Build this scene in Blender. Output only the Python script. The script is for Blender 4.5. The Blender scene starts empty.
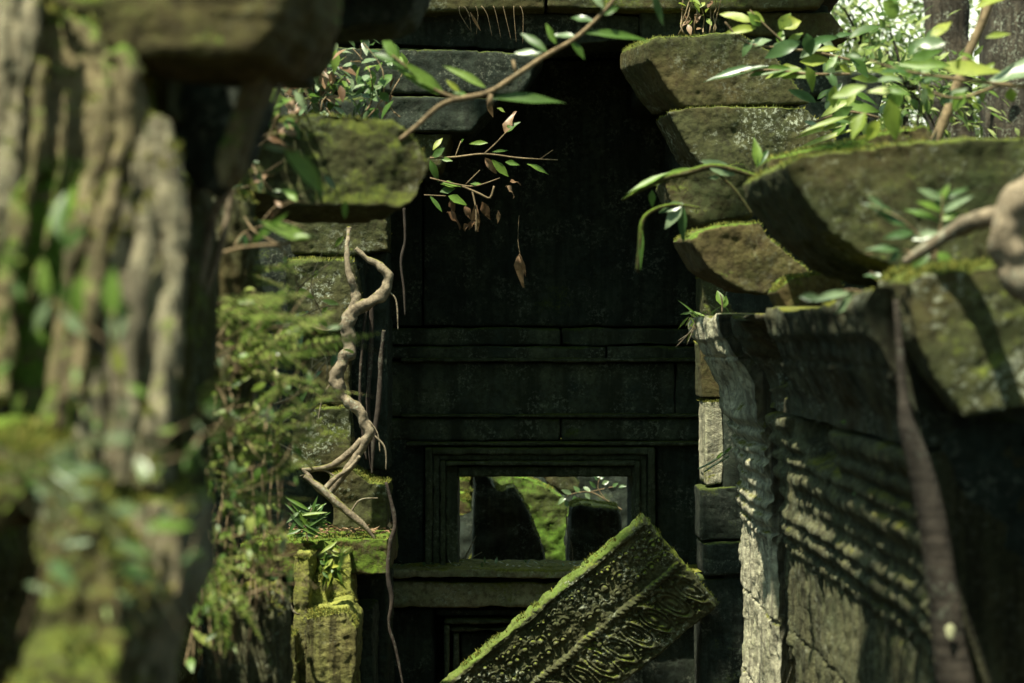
import bpy, bmesh, math, random, time
from mathutils import Vector, noise, Matrix
random.seed(11)
R = random.random
U = random.uniform
F = 1991.0; CZ = 2.2
scene = bpy.context.scene
COL = scene.collection

def P(px, py, Y):
    return Vector(((px-512.0)/F*Y, Y, CZ+(341.5-py)/F*Y))

# ------------------------------------------------------------------ materials
def nn(nt, t, **kw):
    n = nt.nodes.new(t)
    for k, v in kw.items():
        if k in n.inputs.keys() if hasattr(n.inputs, 'keys') else False:
            n.inputs[k].default_value = v
        else:
            setattr(n, k, v)
    return n
def ramp(nt, fac, stops):
    r = nt.nodes.new('ShaderNodeValToRGB')
    e = r.color_ramp.elements
    while len(e) < len(stops): e.new(0.5)
    for i, (p, c) in enumerate(stops):
        e[i].position = p
        e[i].color = (c, c, c, 1) if isinstance(c, (int, float)) else (*c, 1)
    nt.links.new(fac, r.inputs[0])
    return r.outputs[0]
def noise_tex(nt, co, scale, detail=6, rough=.6, stretch=None, dist=0):
    if stretch:
        m = nt.nodes.new('ShaderNodeMapping'); m.inputs['Scale'].default_value = stretch
        nt.links.new(co, m.inputs['Vector']); co = m.outputs[0]
    n = nt.nodes.new('ShaderNodeTexNoise')
    n.inputs['Scale'].default_value = scale; n.inputs['Detail'].default_value = detail
    n.inputs['Roughness'].default_value = rough; n.inputs['Distortion'].default_value = dist
    nt.links.new(co, n.inputs['Vector'])
    return n.outputs['Fac']
def math_n(nt, op, a, b, clamp=False):
    m = nt.nodes.new('ShaderNodeMath'); m.operation = op; m.use_clamp = clamp
    for i, v in enumerate((a, b)):
        if isinstance(v, (int, float)): m.inputs[i].default_value = v
        else: nt.links.new(v, m.inputs[i])
    return m.outputs[0]
def mix_c(nt, fac, a, b, mode='MIX'):
    m = nt.nodes.new('ShaderNodeMix'); m.data_type = 'RGBA'; m.blend_type = mode
    for s, v in ((0, fac), (6, a), (7, b)):
        if isinstance(v, (int, float)): m.inputs[s].default_value = v
        elif isinstance(v, tuple): m.inputs[s].default_value = (*v, 1)
        else: nt.links.new(v, m.inputs[s])
    return m.outputs[2]

def stone_mat(name, c1, c2, moss=.5, moss_c=((.030, .045, .006), (.20, .20, .022)), lichen=.25, up=.9, streak=.4, grain=None, bump=.5, bscale=1.0, rust=.28):
    m = bpy.data.materials.new(name); m.use_nodes = True
    nt = m.node_tree; nt.nodes.clear()
    out = nt.nodes.new('ShaderNodeOutputMaterial'); b = nt.nodes.new('ShaderNodeBsdfPrincipled')
    b.inputs['Roughness'].default_value = .92; b.inputs['Specular IOR Level'].default_value = .25
    nt.links.new(b.outputs[0], out.inputs[0])
    g = nt.nodes.new('ShaderNodeNewGeometry'); co = g.outputs['Position']
    n1 = noise_tex(nt, co, 4.0, 8, .65)
    n2 = noise_tex(nt, co, 34.0, 8, .7)
    base = mix_c(nt, ramp(nt, n1, [(.35, 0.), (.65, 1.)]), c1, c2)
    base = mix_c(nt, ramp(nt, n2, [(.36, .85), (.55, 0.)]), base, tuple(v*.28 for v in c1))
    st = noise_tex(nt, co, 1.0, 6, .6, stretch=grain or (26, 26, 2.2))
    base = mix_c(nt, math_n(nt, 'MULTIPLY', ramp(nt, st, [(.45, 0.), (.62, 1.)]), streak), base, tuple(v*.22 for v in c1))
    if rust:
        base = mix_c(nt, math_n(nt, 'MULTIPLY', ramp(nt, noise_tex(nt, co, 2.3, 4, .55), [(.48, 0.), (.66, 1.)]), rust), base, (.105, .062, .02))
    # lichen speckles
    n5 = noise_tex(nt, co, 55.0, 5, .7); n6 = noise_tex(nt, co, 6.0, 4, .6)
    lm = math_n(nt, 'MULTIPLY', ramp(nt, n5, [(.52, 0.), (.60, 1.)]), ramp(nt, n6, [(.48, 0.), (.60, 1.)]))
    base = mix_c(nt, math_n(nt, 'MULTIPLY', lm, lichen), base, (.34, .37, .27))
    # moss: up facing surfaces and damp patches
    sp = nt.nodes.new('ShaderNodeSeparateXYZ'); nt.links.new(g.outputs['Normal'], sp.inputs[0])
    n3 = noise_tex(nt, co, 2.6, 7, .62); n4 = noise_tex(nt, co, 90.0, 4, .7)
    mv = math_n(nt, 'MULTIPLY', sp.outputs['Z'], up)
    mv = math_n(nt, 'ADD', mv, math_n(nt, 'MULTIPLY', math_n(nt, 'SUBTRACT', n3, .5), 2.6))
    mv = math_n(nt, 'ADD', mv, math_n(nt, 'MULTIPLY', math_n(nt, 'SUBTRACT', n4, .5), 1.2))
    mv = math_n(nt, 'ADD', mv, moss-.5)
    mk = ramp(nt, mv, [(.10, 0.), (.42, 1.)])
    mossc = mix_c(nt, ramp(nt, noise_tex(nt, co, 60.0, 5, .75), [(.35, 0.), (.65, 1.)]), moss_c[0], moss_c[1])
    mossc = mix_c(nt, ramp(nt, noise_tex(nt, co, 9.0, 5, .6), [(.4, 0.), (.65, .75)]), mossc, tuple(a*.45 for a in moss_c[1]))
    c = mix_c(nt, mk, base, mossc)
    nt.links.new(c, b.inputs['Base Color'])
    bp = nt.nodes.new('ShaderNodeBump'); bp.inputs['Strength'].default_value = bump; bp.inputs['Distance'].default_value = .012*bscale
    hh = math_n(nt, 'ADD', math_n(nt, 'MULTIPLY', n2, .7), math_n(nt, 'MULTIPLY', st, .8))
    hh = math_n(nt, 'ADD', hh, math_n(nt, 'MULTIPLY', n4, .5))
    nt.links.new(hh, bp.inputs['Height']); nt.links.new(bp.outputs[0], b.inputs['Normal'])
    return m

def leaf_mat(name, cols, trans=.35, rough=.45):
    m = bpy.data.materials.new(name); m.use_nodes = True
    nt = m.node_tree; nt.nodes.clear()
    out = nt.nodes.new('ShaderNodeOutputMaterial'); b = nt.nodes.new('ShaderNodeBsdfPrincipled')
    b.inputs['Roughness'].default_value = rough; b.inputs['Specular IOR Level'].default_value = .4
    g = nt.nodes.new('ShaderNodeNewGeometry')
    n = len(cols)
    c = ramp(nt, g.outputs['Random Per Island'], [((i+.5)/n, cols[i]) for i in range(n)])
    nz = noise_tex(nt, g.outputs['Position'], 40, 4, .6)
    c = mix_c(nt, ramp(nt, nz, [(.45, 0.), (.75, .5)]), c, tuple(v*.5 for v in cols[0]))
    nt.links.new(c, b.inputs['Base Color'])
    t = nt.nodes.new('ShaderNodeBsdfTranslucent')
    tc = mix_c(nt, .5, c, (.5, .75, .08), 'MULTIPLY')
    tc2 = mix_c(nt, .6, c, tc)
    br = nt.nodes.new('ShaderNodeBrightContrast'); br.inputs['Bright'].default_value = .03
    nt.links.new(tc2, br.inputs[0]); nt.links.new(br.outputs[0], t.inputs['Color'])
    mx = nt.nodes.new('ShaderNodeMixShader'); mx.inputs[0].default_value = trans
    nt.links.new(b.outputs[0], mx.inputs[1]); nt.links.new(t.outputs[0], mx.inputs[2])
    nt.links.new(mx.outputs[0], out.inputs[0])
    return m

M = {}
M['olive'] = stone_mat('olive_sandstone', (.068, .064, .022), (.038, .050, .016), moss=.36, moss_c=((.022, .04, .006), (.13, .155, .022)), lichen=.25, streak=.25)
M['lichen'] = stone_mat('lichen_sandstone', (.070, .070, .026), (.045, .055, .018), moss=.36, moss_c=((.022, .04, .006), (.13, .155, .022)), lichen=.8, streak=.25)
M['dark'] = stone_mat('shade_dark_sandstone', rust=0, c1=(.036, .046, .028), c2=(.016, .024, .018), moss=.16, lichen=.2, streak=.6, moss_c=((.018, .03, .006), (.07, .09, .015)))  # sandstone copy darkened for stones and walls that lie in shade
M['wallshade'] = stone_mat('shade_dark_weathered_stone', (.085, .085, .045), (.035, .045, .026), moss=.2, lichen=.4, streak=.8, rust=.2)  # wall stone copy with the shade over it put into its colour
M['nearpale'] = stone_mat('weathered_foreground_stone', (.34, .30, .19), (.12, .12, .07), moss=.24, lichen=.2, streak=.95, grain=(22, 22, 1.2), bump=.9, bscale=1.4, rust=.2, moss_c=((.04, .07, .01), (.18, .22, .03)))
M['backwall'] = stone_mat('stained_back_wall', rust=0, c1=(.085, .10, .055), c2=(.022, .032, .024), moss=.25, lichen=.3, streak=.85, grain=(9, 9, 1.0), moss_c=((.02, .035, .008), (.08, .11, .02)))
M['frame'] = stone_mat('greenish_frame_sandstone', rust=0, c1=(.075, .088, .046), c2=(.045, .058, .032), moss=.25, lichen=.25, streak=.6, moss_c=((.02, .035, .006), (.09, .11, .02)))
M['carved'] = stone_mat('carved_sandstone', rust=0, c1=(.095, .095, .04), c2=(.035, .044, .016), moss=.20, up=.9, lichen=.7, streak=.05, moss_c=((.04, .05, .008), (.20, .24, .03)))
M['pale'] = stone_mat('sunlit_pale_weathered_sandstone', rust=0, c1=(.56, .53, .37), c2=(.28, .28, .17), moss=.14, lichen=.25, streak=.9, grain=(34, 34, 1.3), bump=.9, bscale=1.4)  # base colour raised to stand in for sun the cornice keeps off
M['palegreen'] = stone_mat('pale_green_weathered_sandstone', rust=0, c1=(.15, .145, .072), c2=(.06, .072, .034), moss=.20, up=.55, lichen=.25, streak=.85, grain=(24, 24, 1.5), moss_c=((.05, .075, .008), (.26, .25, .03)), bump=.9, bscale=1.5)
M['yellowmoss'] = stone_mat('bright_yellow_moss_stone', (.22, .20, .07), (.14, .15, .04), moss=.62, lichen=.15, streak=.9, grain=(30, 30, 1.8), moss_c=((.09, .11, .018), (.33, .34, .07)), bump=.9, bscale=1.5)
M['rimmoss'] = stone_mat('yellow_green_rimmed_stone', rust=0, c1=(.26, .21, .11), c2=(.11, .10, .04), moss=.46, up=.9, lichen=.1, streak=.9, grain=(13, 13, 1.0), moss_c=((.03, .075, .008), (.13, .21, .022)), bscale=1.6)
M['greenmoss'] = stone_mat('green_mossy_stone', (.10, .075, .03), (.07, .07, .02), moss=.48, lichen=.1, streak=.35, moss_c=((.03, .055, .006), (.13, .20, .018)), bscale=1.6)
M['sill'] = stone_mat('sunlit_mossy_sill_stone', (.28, .26, .15), (.13, .15, .07), moss=.36, up=.7, lichen=.4, streak=.2)  # pale base stands in for sunlight that cannot reach the sill
M['ground'] = stone_mat('leaf_litter_soil', rust=0, c1=(.10, .07, .035), c2=(.06, .05, .025), moss=-.2, lichen=.1, streak=.0, up=.4)
M['bark'] = stone_mat('dark_rough_bark', rust=0, c1=(.11, .09, .06), c2=(.035, .032, .024), moss=-.05, lichen=.8, streak=.9, grain=(30, 30, 4), bump=1., bscale=3.)
M['root'] = stone_mat('pale_brown_root_bark', rust=0, c1=(.30, .245, .16), c2=(.15, .12, .08), moss=-.05, lichen=.5, streak=.5, grain=(60, 60, 60), bump=.6, bscale=.6)
M['trunk'] = stone_mat('brown_sapling_bark', rust=0, c1=(.075, .062, .045), c2=(.04, .034, .027), moss=-.25, lichen=.25, streak=.4, grain=(6, 6, 60), bump=.7, bscale=.6)
M['twig'] = stone_mat('thin_brown_twig', rust=0, c1=(.27, .20, .11), c2=(.15, .11, .06), moss=-.3, lichen=.1, streak=.3, bump=.2)
M['darkvine'] = stone_mat('dark_hanging_root', rust=0, c1=(.06, .045, .032), c2=(.03, .025, .02), moss=-.3, lichen=.2, streak=.3, bump=.3)
M['leaf'] = leaf_mat('fresh_green_leaf', [(.05, .11, .014), (.09, .18, .022), (.15, .25, .035), (.22, .30, .06)])
M['leafpale'] = leaf_mat('pale_glossy_leaf', [(.05, .11, .03), (.10, .17, .06), (.22, .30, .16), (.32, .38, .24)], rough=.3)
M['fern'] = leaf_mat('fern_green', [(.14, .22, .03), (.22, .31, .05), (.34, .42, .09), (.44, .48, .16)], trans=.45)
M['fernpale'] = leaf_mat('pale_fern_green', [(.10, .17, .06), (.18, .25, .12), (.26, .34, .20)], rough=.35)
M['yellowleaf'] = leaf_mat('yellow_green_leaf', [(.16, .23, .03), (.26, .32, .04), (.34, .36, .05)])
M['dry'] = leaf_mat('dry_brown_leaf', [(.12, .065, .03), (.24, .145, .075), (.34, .23, .14)], trans=.2)
M['forest'] = leaf_mat('forest_leaf', [(.06, .12, .02), (.14, .22, .04), (.26, .33, .08), (.40, .45, .18)], trans=.5)
M['mossfuzz'] = leaf_mat('moss_shoots', [(.06, .09, .01), (.13, .15, .018), (.22, .22, .03), (.30, .27, .05)], trans=.3, rough=.8)
M['brightmoss'] = stone_mat('green_algae_stone', rust=0, c1=(.08, .10, .02), c2=(.06, .08, .02), moss=.6, up=.4, lichen=.1, streak=.3, moss_c=((.045, .10, .01), (.11, .20, .018)))
M['stripmoss'] = stone_mat('bright_strip_moss', rust=0, c1=(.14, .17, .04), c2=(.10, .13, .03), moss=.6, up=.2, lichen=.2, streak=.2, moss_c=((.06, .10, .015), (.13, .19, .03)))
M['lichenspot'] = stone_mat('pale_lichen', rust=0, c1=(.55, .55, .32), c2=(.45, .45, .25), moss=-1, lichen=.1, streak=0)

# ------------------------------------------------------------------ object helpers
def link(o, parent=None):
    COL.objects.link(o)
    if parent: o.parent = parent
    return o
def tag(o, label=None, cat=None, group=None, kind=None):
    if label: o['label'] = label
    if cat: o['category'] = cat
    if group: o['group'] = group
    if kind: o['kind'] = kind
    return o
def empty(name, loc, label, cat, group=None):
    o = bpy.data.objects.new(name, None); o.location = loc; o.empty_display_size = .1
    link(o); return tag(o, label, cat, group)
class MB:
    def __init__(s): s.v = []; s.f = []
    def add(s, vs, fs):
        n = len(s.v); s.v += [tuple(v) for v in vs]; s.f += [tuple(i+n for i in f) for f in fs]
    def build(s, name, mat, parent=None, smooth=True):
        me = bpy.data.meshes.new(name)
        # recentre: the origin goes to the base centre (or the parent's place)
        if parent: off = Vector(parent['_w']) if '_w' in parent else parent.location.copy()
        else:
            xs = [v[0] for v in s.v]; ys = [v[1] for v in s.v]; zs = [v[2] for v in s.v]
            off = Vector(((min(xs)+max(xs))/2, (min(ys)+max(ys))/2, min(zs)))
        me.from_pydata([(v[0]-off.x, v[1]-off.y, v[2]-off.z) for v in s.v], [], s.f)
        me.materials.append(mat)
        if smooth: me.polygons.foreach_set('use_smooth', [True]*len(me.polygons))
        me.update()
        o = bpy.data.objects.new(name, me); link(o, parent)
        if not parent: o.location = off
        return o

def fbm(v, oct=4):
    return noise.fractal(v, .9, 2.0, oct)
def displaced(verts, normals, amp, freq, gamp=0, gfreq=(20, 20, 1.5), seed=0, chips=0):
    o = Vector((seed*7.3, seed*3.1, seed*5.7)); out = []
    for v, n in zip(verts, normals):
        d = amp*fbm((v+o)*freq, 5)
        if chips:
            d -= chips*1.6*max(0, noise.noise((v+o)*9)-.22)+chips*.9*max(0, noise.noise((v+o)*31)-.30)
            d += chips*.10*noise.noise(Vector((v.x*5+v.z*4, v.y*5, v.z*50))+o)+chips*.13*noise.noise((v+o)*70)
        if gamp:
            w = Vector((v.x*gfreq[0], v.y*gfreq[1], v.z*gfreq[2]))+o
            r = abs(noise.noise(w)); r2 = abs(noise.noise(w*2.3))
            d += gamp*((min(r*3.2, 1)-.7)+.5*(min(r2*3.2, 1)-.7))
        out.append(v+n*d)
    return out

def remesh_mesh(vs, fs, vox, smooth=4):
    me = bpy.data.meshes.new('t'); me.from_pydata([tuple(v) for v in vs], [], fs)
    bm = bmesh.new(); bm.from_mesh(me); bmesh.ops.triangulate(bm, faces=bm.faces); bmesh.ops.recalc_face_normals(bm, faces=bm.faces); bm.to_mesh(me); bm.free()
    o = bpy.data.objects.new('t', me); link(o)
    md = o.modifiers.new('r', 'REMESH'); md.mode = 'VOXEL'; md.voxel_size = vox
    if smooth:
        ms = o.modifiers.new('s', 'SMOOTH'); ms.factor = .6; ms.iterations = smooth
    dg = bpy.context.evaluated_depsgraph_get(); dg.update()
    ev = o.evaluated_get(dg); m2 = ev.to_mesh()
    verts = [v.co.copy() for v in m2.vertices]; norms = [v.normal.copy() for v in m2.vertices]
    faces = [tuple(p.vertices) for p in m2.polygons]
    ev.to_mesh_clear(); bpy.data.objects.remove(o); bpy.data.meshes.remove(me)
    return verts, norms, faces

_seed = [0]
to_sun = Vector((-.64, -.77, 0)).normalized(); EL = math.radians(66.5)
sd = Vector((to_sun.x*math.cos(EL), to_sun.y*math.cos(EL), math.sin(EL)))
def rock_mb(front, back, extra=None, vox=.008, amp=.010, freq=7, gamp=0, gfreq=(20, 20, 1.5), smooth=4, chips=.012):
    """prism between two outlines with the same number of points, worn and chipped"""
    n = len(front)
    vs = list(front)+list(back)
    fs = [tuple(range(n)), tuple(range(2*n-1, n-1, -1))]+[(i, i+n, (i+1) % n+n, (i+1) % n) for i in range(n)]
    if extra:
        eb = MB()
        for (pp, YY) in extra: ptube(eb, pp, YY, sides=12, step=.03)
        k = len(vs); vs = vs+[Vector(q) for q in eb.v]; fs = fs+[tuple(i+k for i in q) for q in eb.f]
    v, nr, f = remesh_mesh(vs, fs, vox, smooth)
    _seed[0] += 1
    v = displaced(v, nr, amp, freq, gamp, gfreq, _seed[0], chips)
    mb = MB(); mb.add(v, f); return mb
def poly_rock(pts, Y, depth, dx=0, dz=0, scale=1.0, lean=0, **kw):
    ym = max(a[1] for a in pts)
    fr = [P(a[0], a[1], Y+(a[2] if len(a) > 2 else 0)+lean*(ym-a[1])/F*Y) for a in pts]
    c = sum(fr, Vector())/len(fr)
    bk = [c+(p-c)*scale+Vector((dx, depth, dz)) for p in fr]
    return rock_mb(fr, bk, **kw)
def stone(name, label, cat, pts, Y, depth, mat, group=None, parent=None, **kw):
    o = poly_rock(pts, Y, depth, **kw).build(name, M[mat], parent)
    if label: tag(o, label, cat, group)
    return o
def box_mb(x0, x1, y0, y1, z0, z1, **kw):
    fr = [Vector((x0, y0, z0)), Vector((x1, y0, z0)), Vector((x1, y0, z1)), Vector((x0, y0, z1))]
    return rock_mb(fr, [v+Vector((0, y1-y0, 0)) for v in fr], **kw)

def fuzz(o, n=2500, L=.012, lo=.35, mat='mossfuzz'):
    """short moss shoots on the upward faces, a part of the stone"""
    rnd = random.Random(n+len(o.data.vertices)); me = o.data
    cand = [p for p in me.polygons if p.normal.z > lo and fbm((p.center+o.location)*6, 3) > -.12]
    if not cand: return
    mb = MB()
    for i in range(n):
        p = rnd.choice(cand); c = p.center+o.location+Vector((rnd.uniform(-1, 1), rnd.uniform(-1, 1), 0))*.004
        d = (p.normal+Vector((rnd.uniform(-1, 1), rnd.uniform(-1, 1), rnd.uniform(-.2, .8)))*.7).normalized()
        l = L*rnd.uniform(.4, 1.3); s_ = Vector((rnd.uniform(-1, 1), rnd.uniform(-1, 1), 0)).normalized()*l*.22
        mb.add([c-s_, c+s_, c+d*l], [(0, 1, 2)])
    mb.build('moss', M[mat], o)
def spline(pts, step):
    out = []
    n = len(pts)
    for i in range(n-1):
        p0 = pts[max(i-1, 0)]; p1 = pts[i]; p2 = pts[i+1]; p3 = pts[min(i+2, n-1)]
        k = max(2, int((p2[0]-p1[0]).length/step))
        for j in range(k):
            t = j/k
            f = lambda a, b, c, d: .5*((2*b)+(c-a)*t+(2*a-5*b+4*c-d)*t*t+(3*b-a-3*c+d)*t**3)
            out.append((f(p0[0], p1[0], p2[0], p3[0]), max(.0004, p1[1]+(p2[1]-p1[1])*t)))
    out.append(pts[-1]); return out
def tube(mb, pts, sides=8, step=.02, knob=.0, nf=14):
    pts = spline([(Vector(p), r) for p, r in pts], step)
    up = Vector((0.13, .9, .3)); rings = []
    so = Vector((R()*50, R()*50, 0))
    for i, (p, r) in enumerate(pts):
        t = (pts[min(i+1, len(pts)-1)][0]-pts[max(i-1, 0)][0])
        if t.length < 1e-7: t = Vector((0, 0, 1))
        t.normalize(); a = up-t*up.dot(t)
        if a.length < 1e-4: a = Vector((1, 0, 0))
        a.normalize(); up = a; b = t.cross(a)
        ring = []
        for k in range(sides):
            an = 2*math.pi*k/sides; d = a*math.cos(an)+b*math.sin(an)
            rr = r*(1+knob*noise.fractal((p+d*r)*nf+so, 1, 2, 3))
            ring.append(p+d*rr)
        rings.append(ring)
    vs = [v for r_ in rings for v in r_]; n = len(rings)
    fs = [(i*sides+k, i*sides+(k+1) % sides, (i+1)*sides+(k+1) % sides, (i+1)*sides+k) for i in range(n-1) for k in range(sides)]
    fs += [tuple(range(sides-1, -1, -1)), tuple((n-1)*sides+k for k in range(sides))]
    mb.add(vs, fs)
def ptube(mb, pts, Y, **kw):
    """pts: (px, py, radius_px[, dY])"""
    tube(mb, [(P(a[0], a[1], Y+(a[3] if len(a) > 3 else 0)), a[2]/F*Y) for a in pts], **kw)

def leaf(mb, base, d, nrm, L, W, curl=.25, fold=.25, wav=0.):
    d = d.normalized(); s = d.cross(nrm)
    if s.length < 1e-4: s = Vector((1, 0, 0))
    s.normalize(); n = s.cross(d).normalized()
    prof = ((0, .06), (.18, .62), (.38, 1.), (.6, .9), (.82, .48), (1, .03)); vs = []
    for t, w in prof:
        c = base+d*(L*t)-n*(curl*L*t*t)
        hw = W*.5*w; wo = n*(wav*W*math.sin(t*9+base.x*50))
        vs += [c-s*hw+n*(hw*fold)+wo, c, c+s*hw+n*(hw*fold)-wo]
    fs = []
    for i in range(len(prof)-1):
        a = i*3; fs += [(a, a+1, a+4, a+3), (a+1, a+2, a+5, a+4)]
    mb.add(vs, fs)
def rv(s=1.0):
    return Vector((U(-s, s), U(-s, s), U(-s, s)))

def sprig(name, label, cat, stems, leaves, Y, lm='leaf', group=None, sm='twig', knob=.1):
    """stems: px tubes; leaves: (px, py, tip_px, tip_py, width_px[, dY, mat])"""
    a = stems[0][0]; root = empty(name, P(a[0], a[1], Y), label, cat, group)
    mb = MB()
    for s in stems: ptube(mb, s, Y, sides=6, step=.015, knob=knob)
    mb.build('stem', M[sm], root)
    mats = {}
    for l in leaves:
        b = P(l[0], l[1], Y+(l[5] if len(l) > 5 else 0)); t = P(l[2], l[3], Y+(l[5] if len(l) > 5 else 0)+U(-.02, .02))
        mm = l[6] if len(l) > 6 else lm
        leaf(mats.setdefault(mm, MB()), b, t-b, Vector((U(-.5, .3), -1.0, U(.2, 1.0))), (t-b).length*1.05, l[4]/F*Y, curl=U(.3, .9) if mm == 'dry' else U(.0, .3), wav=.3 if mm == 'dry' else .08, fold=U(.1, .6))
    for k, mbk in mats.items(): mbk.build('foliage', M[k], root)
    return root

def frond(mb, st, base, d, L, W, droop=.6, n=16, tilt=None):
    """one fern frond: arching rachis, pairs of tapering pinnae"""
    d = d.normalized(); g = Vector((0, 0, -1)); side = d.cross(Vector((0, .32, .95)))
    if side.length < 1e-3: side = Vector((1, 0, 0))
    side.normalize(); side = (side+rv(.2)).normalized()
    pts = []
    for i in range(n+1):
        t = i/n; pts.append(base+d*(L*t)+g*(droop*L*t*t))
    tube(st, [(p, .0022*(L/.4)*(1-.8*i/n)) for i, p in enumerate(pts)], sides=4, step=9)
    for i in range(2, n+1):
        t = i/n; ax = (pts[i]-pts[i-1]).normalized(); n_ = side.cross(ax).normalized()
        w = W*math.sin(math.pi*min(1, (t*.93+.07))**.75)*.5
        for sg in (-1, 1):
            dd = (side*sg+ax*.55+rv(.08)).normalized()
            leaf(mb, pts[i], dd, n_, w*U(.85, 1.1), L/n*U(.5, .7), curl=.25, fold=.15)
def fern(name, label, base, fronds, mat='fern', W=.10, group=None, cat='fern', n=16, stem='fernstem'):
    root = empty(name, base, label, cat, group); mb = MB(); st = MB()
    for (d, L, dr) in fronds: frond(mb, st, base+rv(.03), Vector(d)+rv(.2), L*U(.75, 1.15), W*(L/.35)**.6*U(.6, 1.15), dr*U(.5, 1.6), random.randint(n-5, n+3))
    st.build('stem', M['twig'], root); mb.build('foliage', M[mat], root)
    return root

def bush(name, label, cat, c, rad, nl, L, mat='forest', clumps=14, group=None, trunk_r=.03, spread=.35, base=None, trunk_pts=None, tm='twig'):
    c = Vector(c); base = Vector(base) if base else Vector((c.x, c.y, 0))
    root = empty(name, base, label, cat, group)
    cs = []
    for i in range(clumps):
        v = rv(); v = v.normalized()*R()**.45
        cs.append(c+Vector((v.x*rad[0], v.y*rad[1], v.z*rad[2])))
    st = MB()
    tp = trunk_pts or [(base, trunk_r), (base.lerp(c, .5)+rv(.1*rad[0]), trunk_r*.7), (c, trunk_r*.45)]
    tube(st, tp, sides=10, step=.12, knob=.15, nf=4)
    for p in cs:
        s = tp[-1][0] if R() < .6 else tp[-2][0]; m = s.lerp(p, .5)+rv(.08*rad[0])+Vector((0, 0, .1*rad[2]))
        tube(st, [(s, trunk_r*.35), (m, trunk_r*.22), (p, trunk_r*.08)], sides=5, step=.15)
    st.build('trunk' if trunk_r > .05 else 'stem', M[tm], root)
    mb = MB(); mr = min(rad)
    for i in range(nl):
        p = random.choice(cs); q = p+Vector((random.gauss(0, 1)*rad[0], random.gauss(0, 1)*rad[1], random.gauss(0, 1)*rad[2]*.8))*spread
        dd = (q-p).normalized()+Vector((0, 0, -.35))+rv(.5)
        leaf(mb, q, dd, Vector((U(-.6, .6), U(-.9, .2), 1)), L*U(.6, 1.25), L*U(.32, .5), curl=U(0, .5), fold=.2)
    mb.build('crown' if trunk_r > .05 else 'foliage', M[mat], root)
    return root
def note(s): print('[t] %.1fs %s' % (time.time()-T0, s))
T0 = time.time()

# ================================================================== GROUND
mb = MB(); N = 90; vs = []; fs = []
def gx(i): 
    t = (i/N*2-1); return 150*abs(t)**3*(1 if t > 0 else -1)+6*t
for j in range(N+1):
    for i in range(N+1):
        x = gx(i); y = gx(j)+6
        vs.append((x, y, .12*noise.noise(Vector((x*.7, y*.7, 0)))+1.2*noise.noise(Vector((x*.04, y*.04, 5)))*min(1, max(0, (abs(x)+abs(y-6)-12)/20))))
for j in range(N):
    for i in range(N):
        a = j*(N+1)+i; fs.append((a, a+1, a+N+2, a+N+1))
mb.add(vs, fs); tag(mb.build('ground', M['ground']), kind='structure')

# ================================================================== DOOR WALL inside the dark chamber (Y about 10)
YW = 10.0
dw = empty('door_wall', (.2, YW, 0), 'dark sandstone rear wall with a moulded window opening choked by fallen blocks', 'wall')
def wpx(px, Y=YW): return (px-512)/F*Y
def wpz(py, Y=YW): return CZ+(341.5-py)/F*Y
def wall_piece(name, px0, px1, py0, py1, Y0, Y1, mat='dark', par=None, **kw):
    k = dict(vox=.011, amp=.007, freq=6, smooth=3); k.update(kw)
    return box_mb(wpx(px0, Y0), wpx(px1, Y0), Y0, Y1, wpz(py1, Y0), wpz(py0, Y0), **k).build(name, M[mat], par)
# masonry around opening
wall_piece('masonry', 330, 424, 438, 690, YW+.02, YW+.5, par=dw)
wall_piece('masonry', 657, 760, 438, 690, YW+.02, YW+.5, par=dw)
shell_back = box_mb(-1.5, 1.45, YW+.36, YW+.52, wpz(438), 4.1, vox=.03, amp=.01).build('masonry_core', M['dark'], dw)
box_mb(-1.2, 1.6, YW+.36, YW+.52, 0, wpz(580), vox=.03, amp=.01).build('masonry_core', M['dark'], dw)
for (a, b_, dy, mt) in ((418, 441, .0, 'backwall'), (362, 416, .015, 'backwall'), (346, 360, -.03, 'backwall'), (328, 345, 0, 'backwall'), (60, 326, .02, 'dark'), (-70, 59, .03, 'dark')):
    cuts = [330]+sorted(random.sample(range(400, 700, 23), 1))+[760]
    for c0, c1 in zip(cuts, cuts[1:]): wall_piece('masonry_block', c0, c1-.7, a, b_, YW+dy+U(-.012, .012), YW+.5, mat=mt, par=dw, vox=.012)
wall_piece('moulding', 405, 705, 441.5, 446, YW-.03, YW+.3, mat='frame', par=dw, amp=.004, vox=.008)
wall_piece('moulding', 400, 708, 414, 417.5, YW-.025, YW+.3, mat='frame', par=dw, amp=.004, vox=.008)
wall_piece('moulding', 400, 706, 358, 362, YW-.05, YW+.3, mat='frame', par=dw, amp=.004, vox=.008)
# nested window frame, three fillets stepping inwards
fr = empty('window_frame', (0, 0, 0), None, None)
bpy.data.objects.remove(fr)
steps = [(425, 655, 447, -.045, 8), (433, 647, 454, -.02, 7), (440, 640, 460, -.05, 6), (446, 643, 466, -.01, 12)]
for k, (l, r_, t, dy, w) in enumerate(steps):
    Y0 = YW+dy
    m = MB()
    def bxx(x0, x1, z0, z1):
        b = box_mb(x0, x1, Y0, YW+.33+.005*k, z0, z1, vox=.007, amp=.005, freq=9, smooth=2)
        m.add([Vector(v) for v in b.v], b.f)
    zb = wpz(574)
    bxx(wpx(l), wpx(l+w), zb, wpz(t)); bxx(wpx(r_-w), wpx(r_), zb, wpz(t)); bxx(wpx(l+w)-.003, wpx(r_-w)+.003, wpz(t+w*.9), wpz(t)-.001)
    m.build('frame_fillet', M['frame'], dw)
note('frame')
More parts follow.
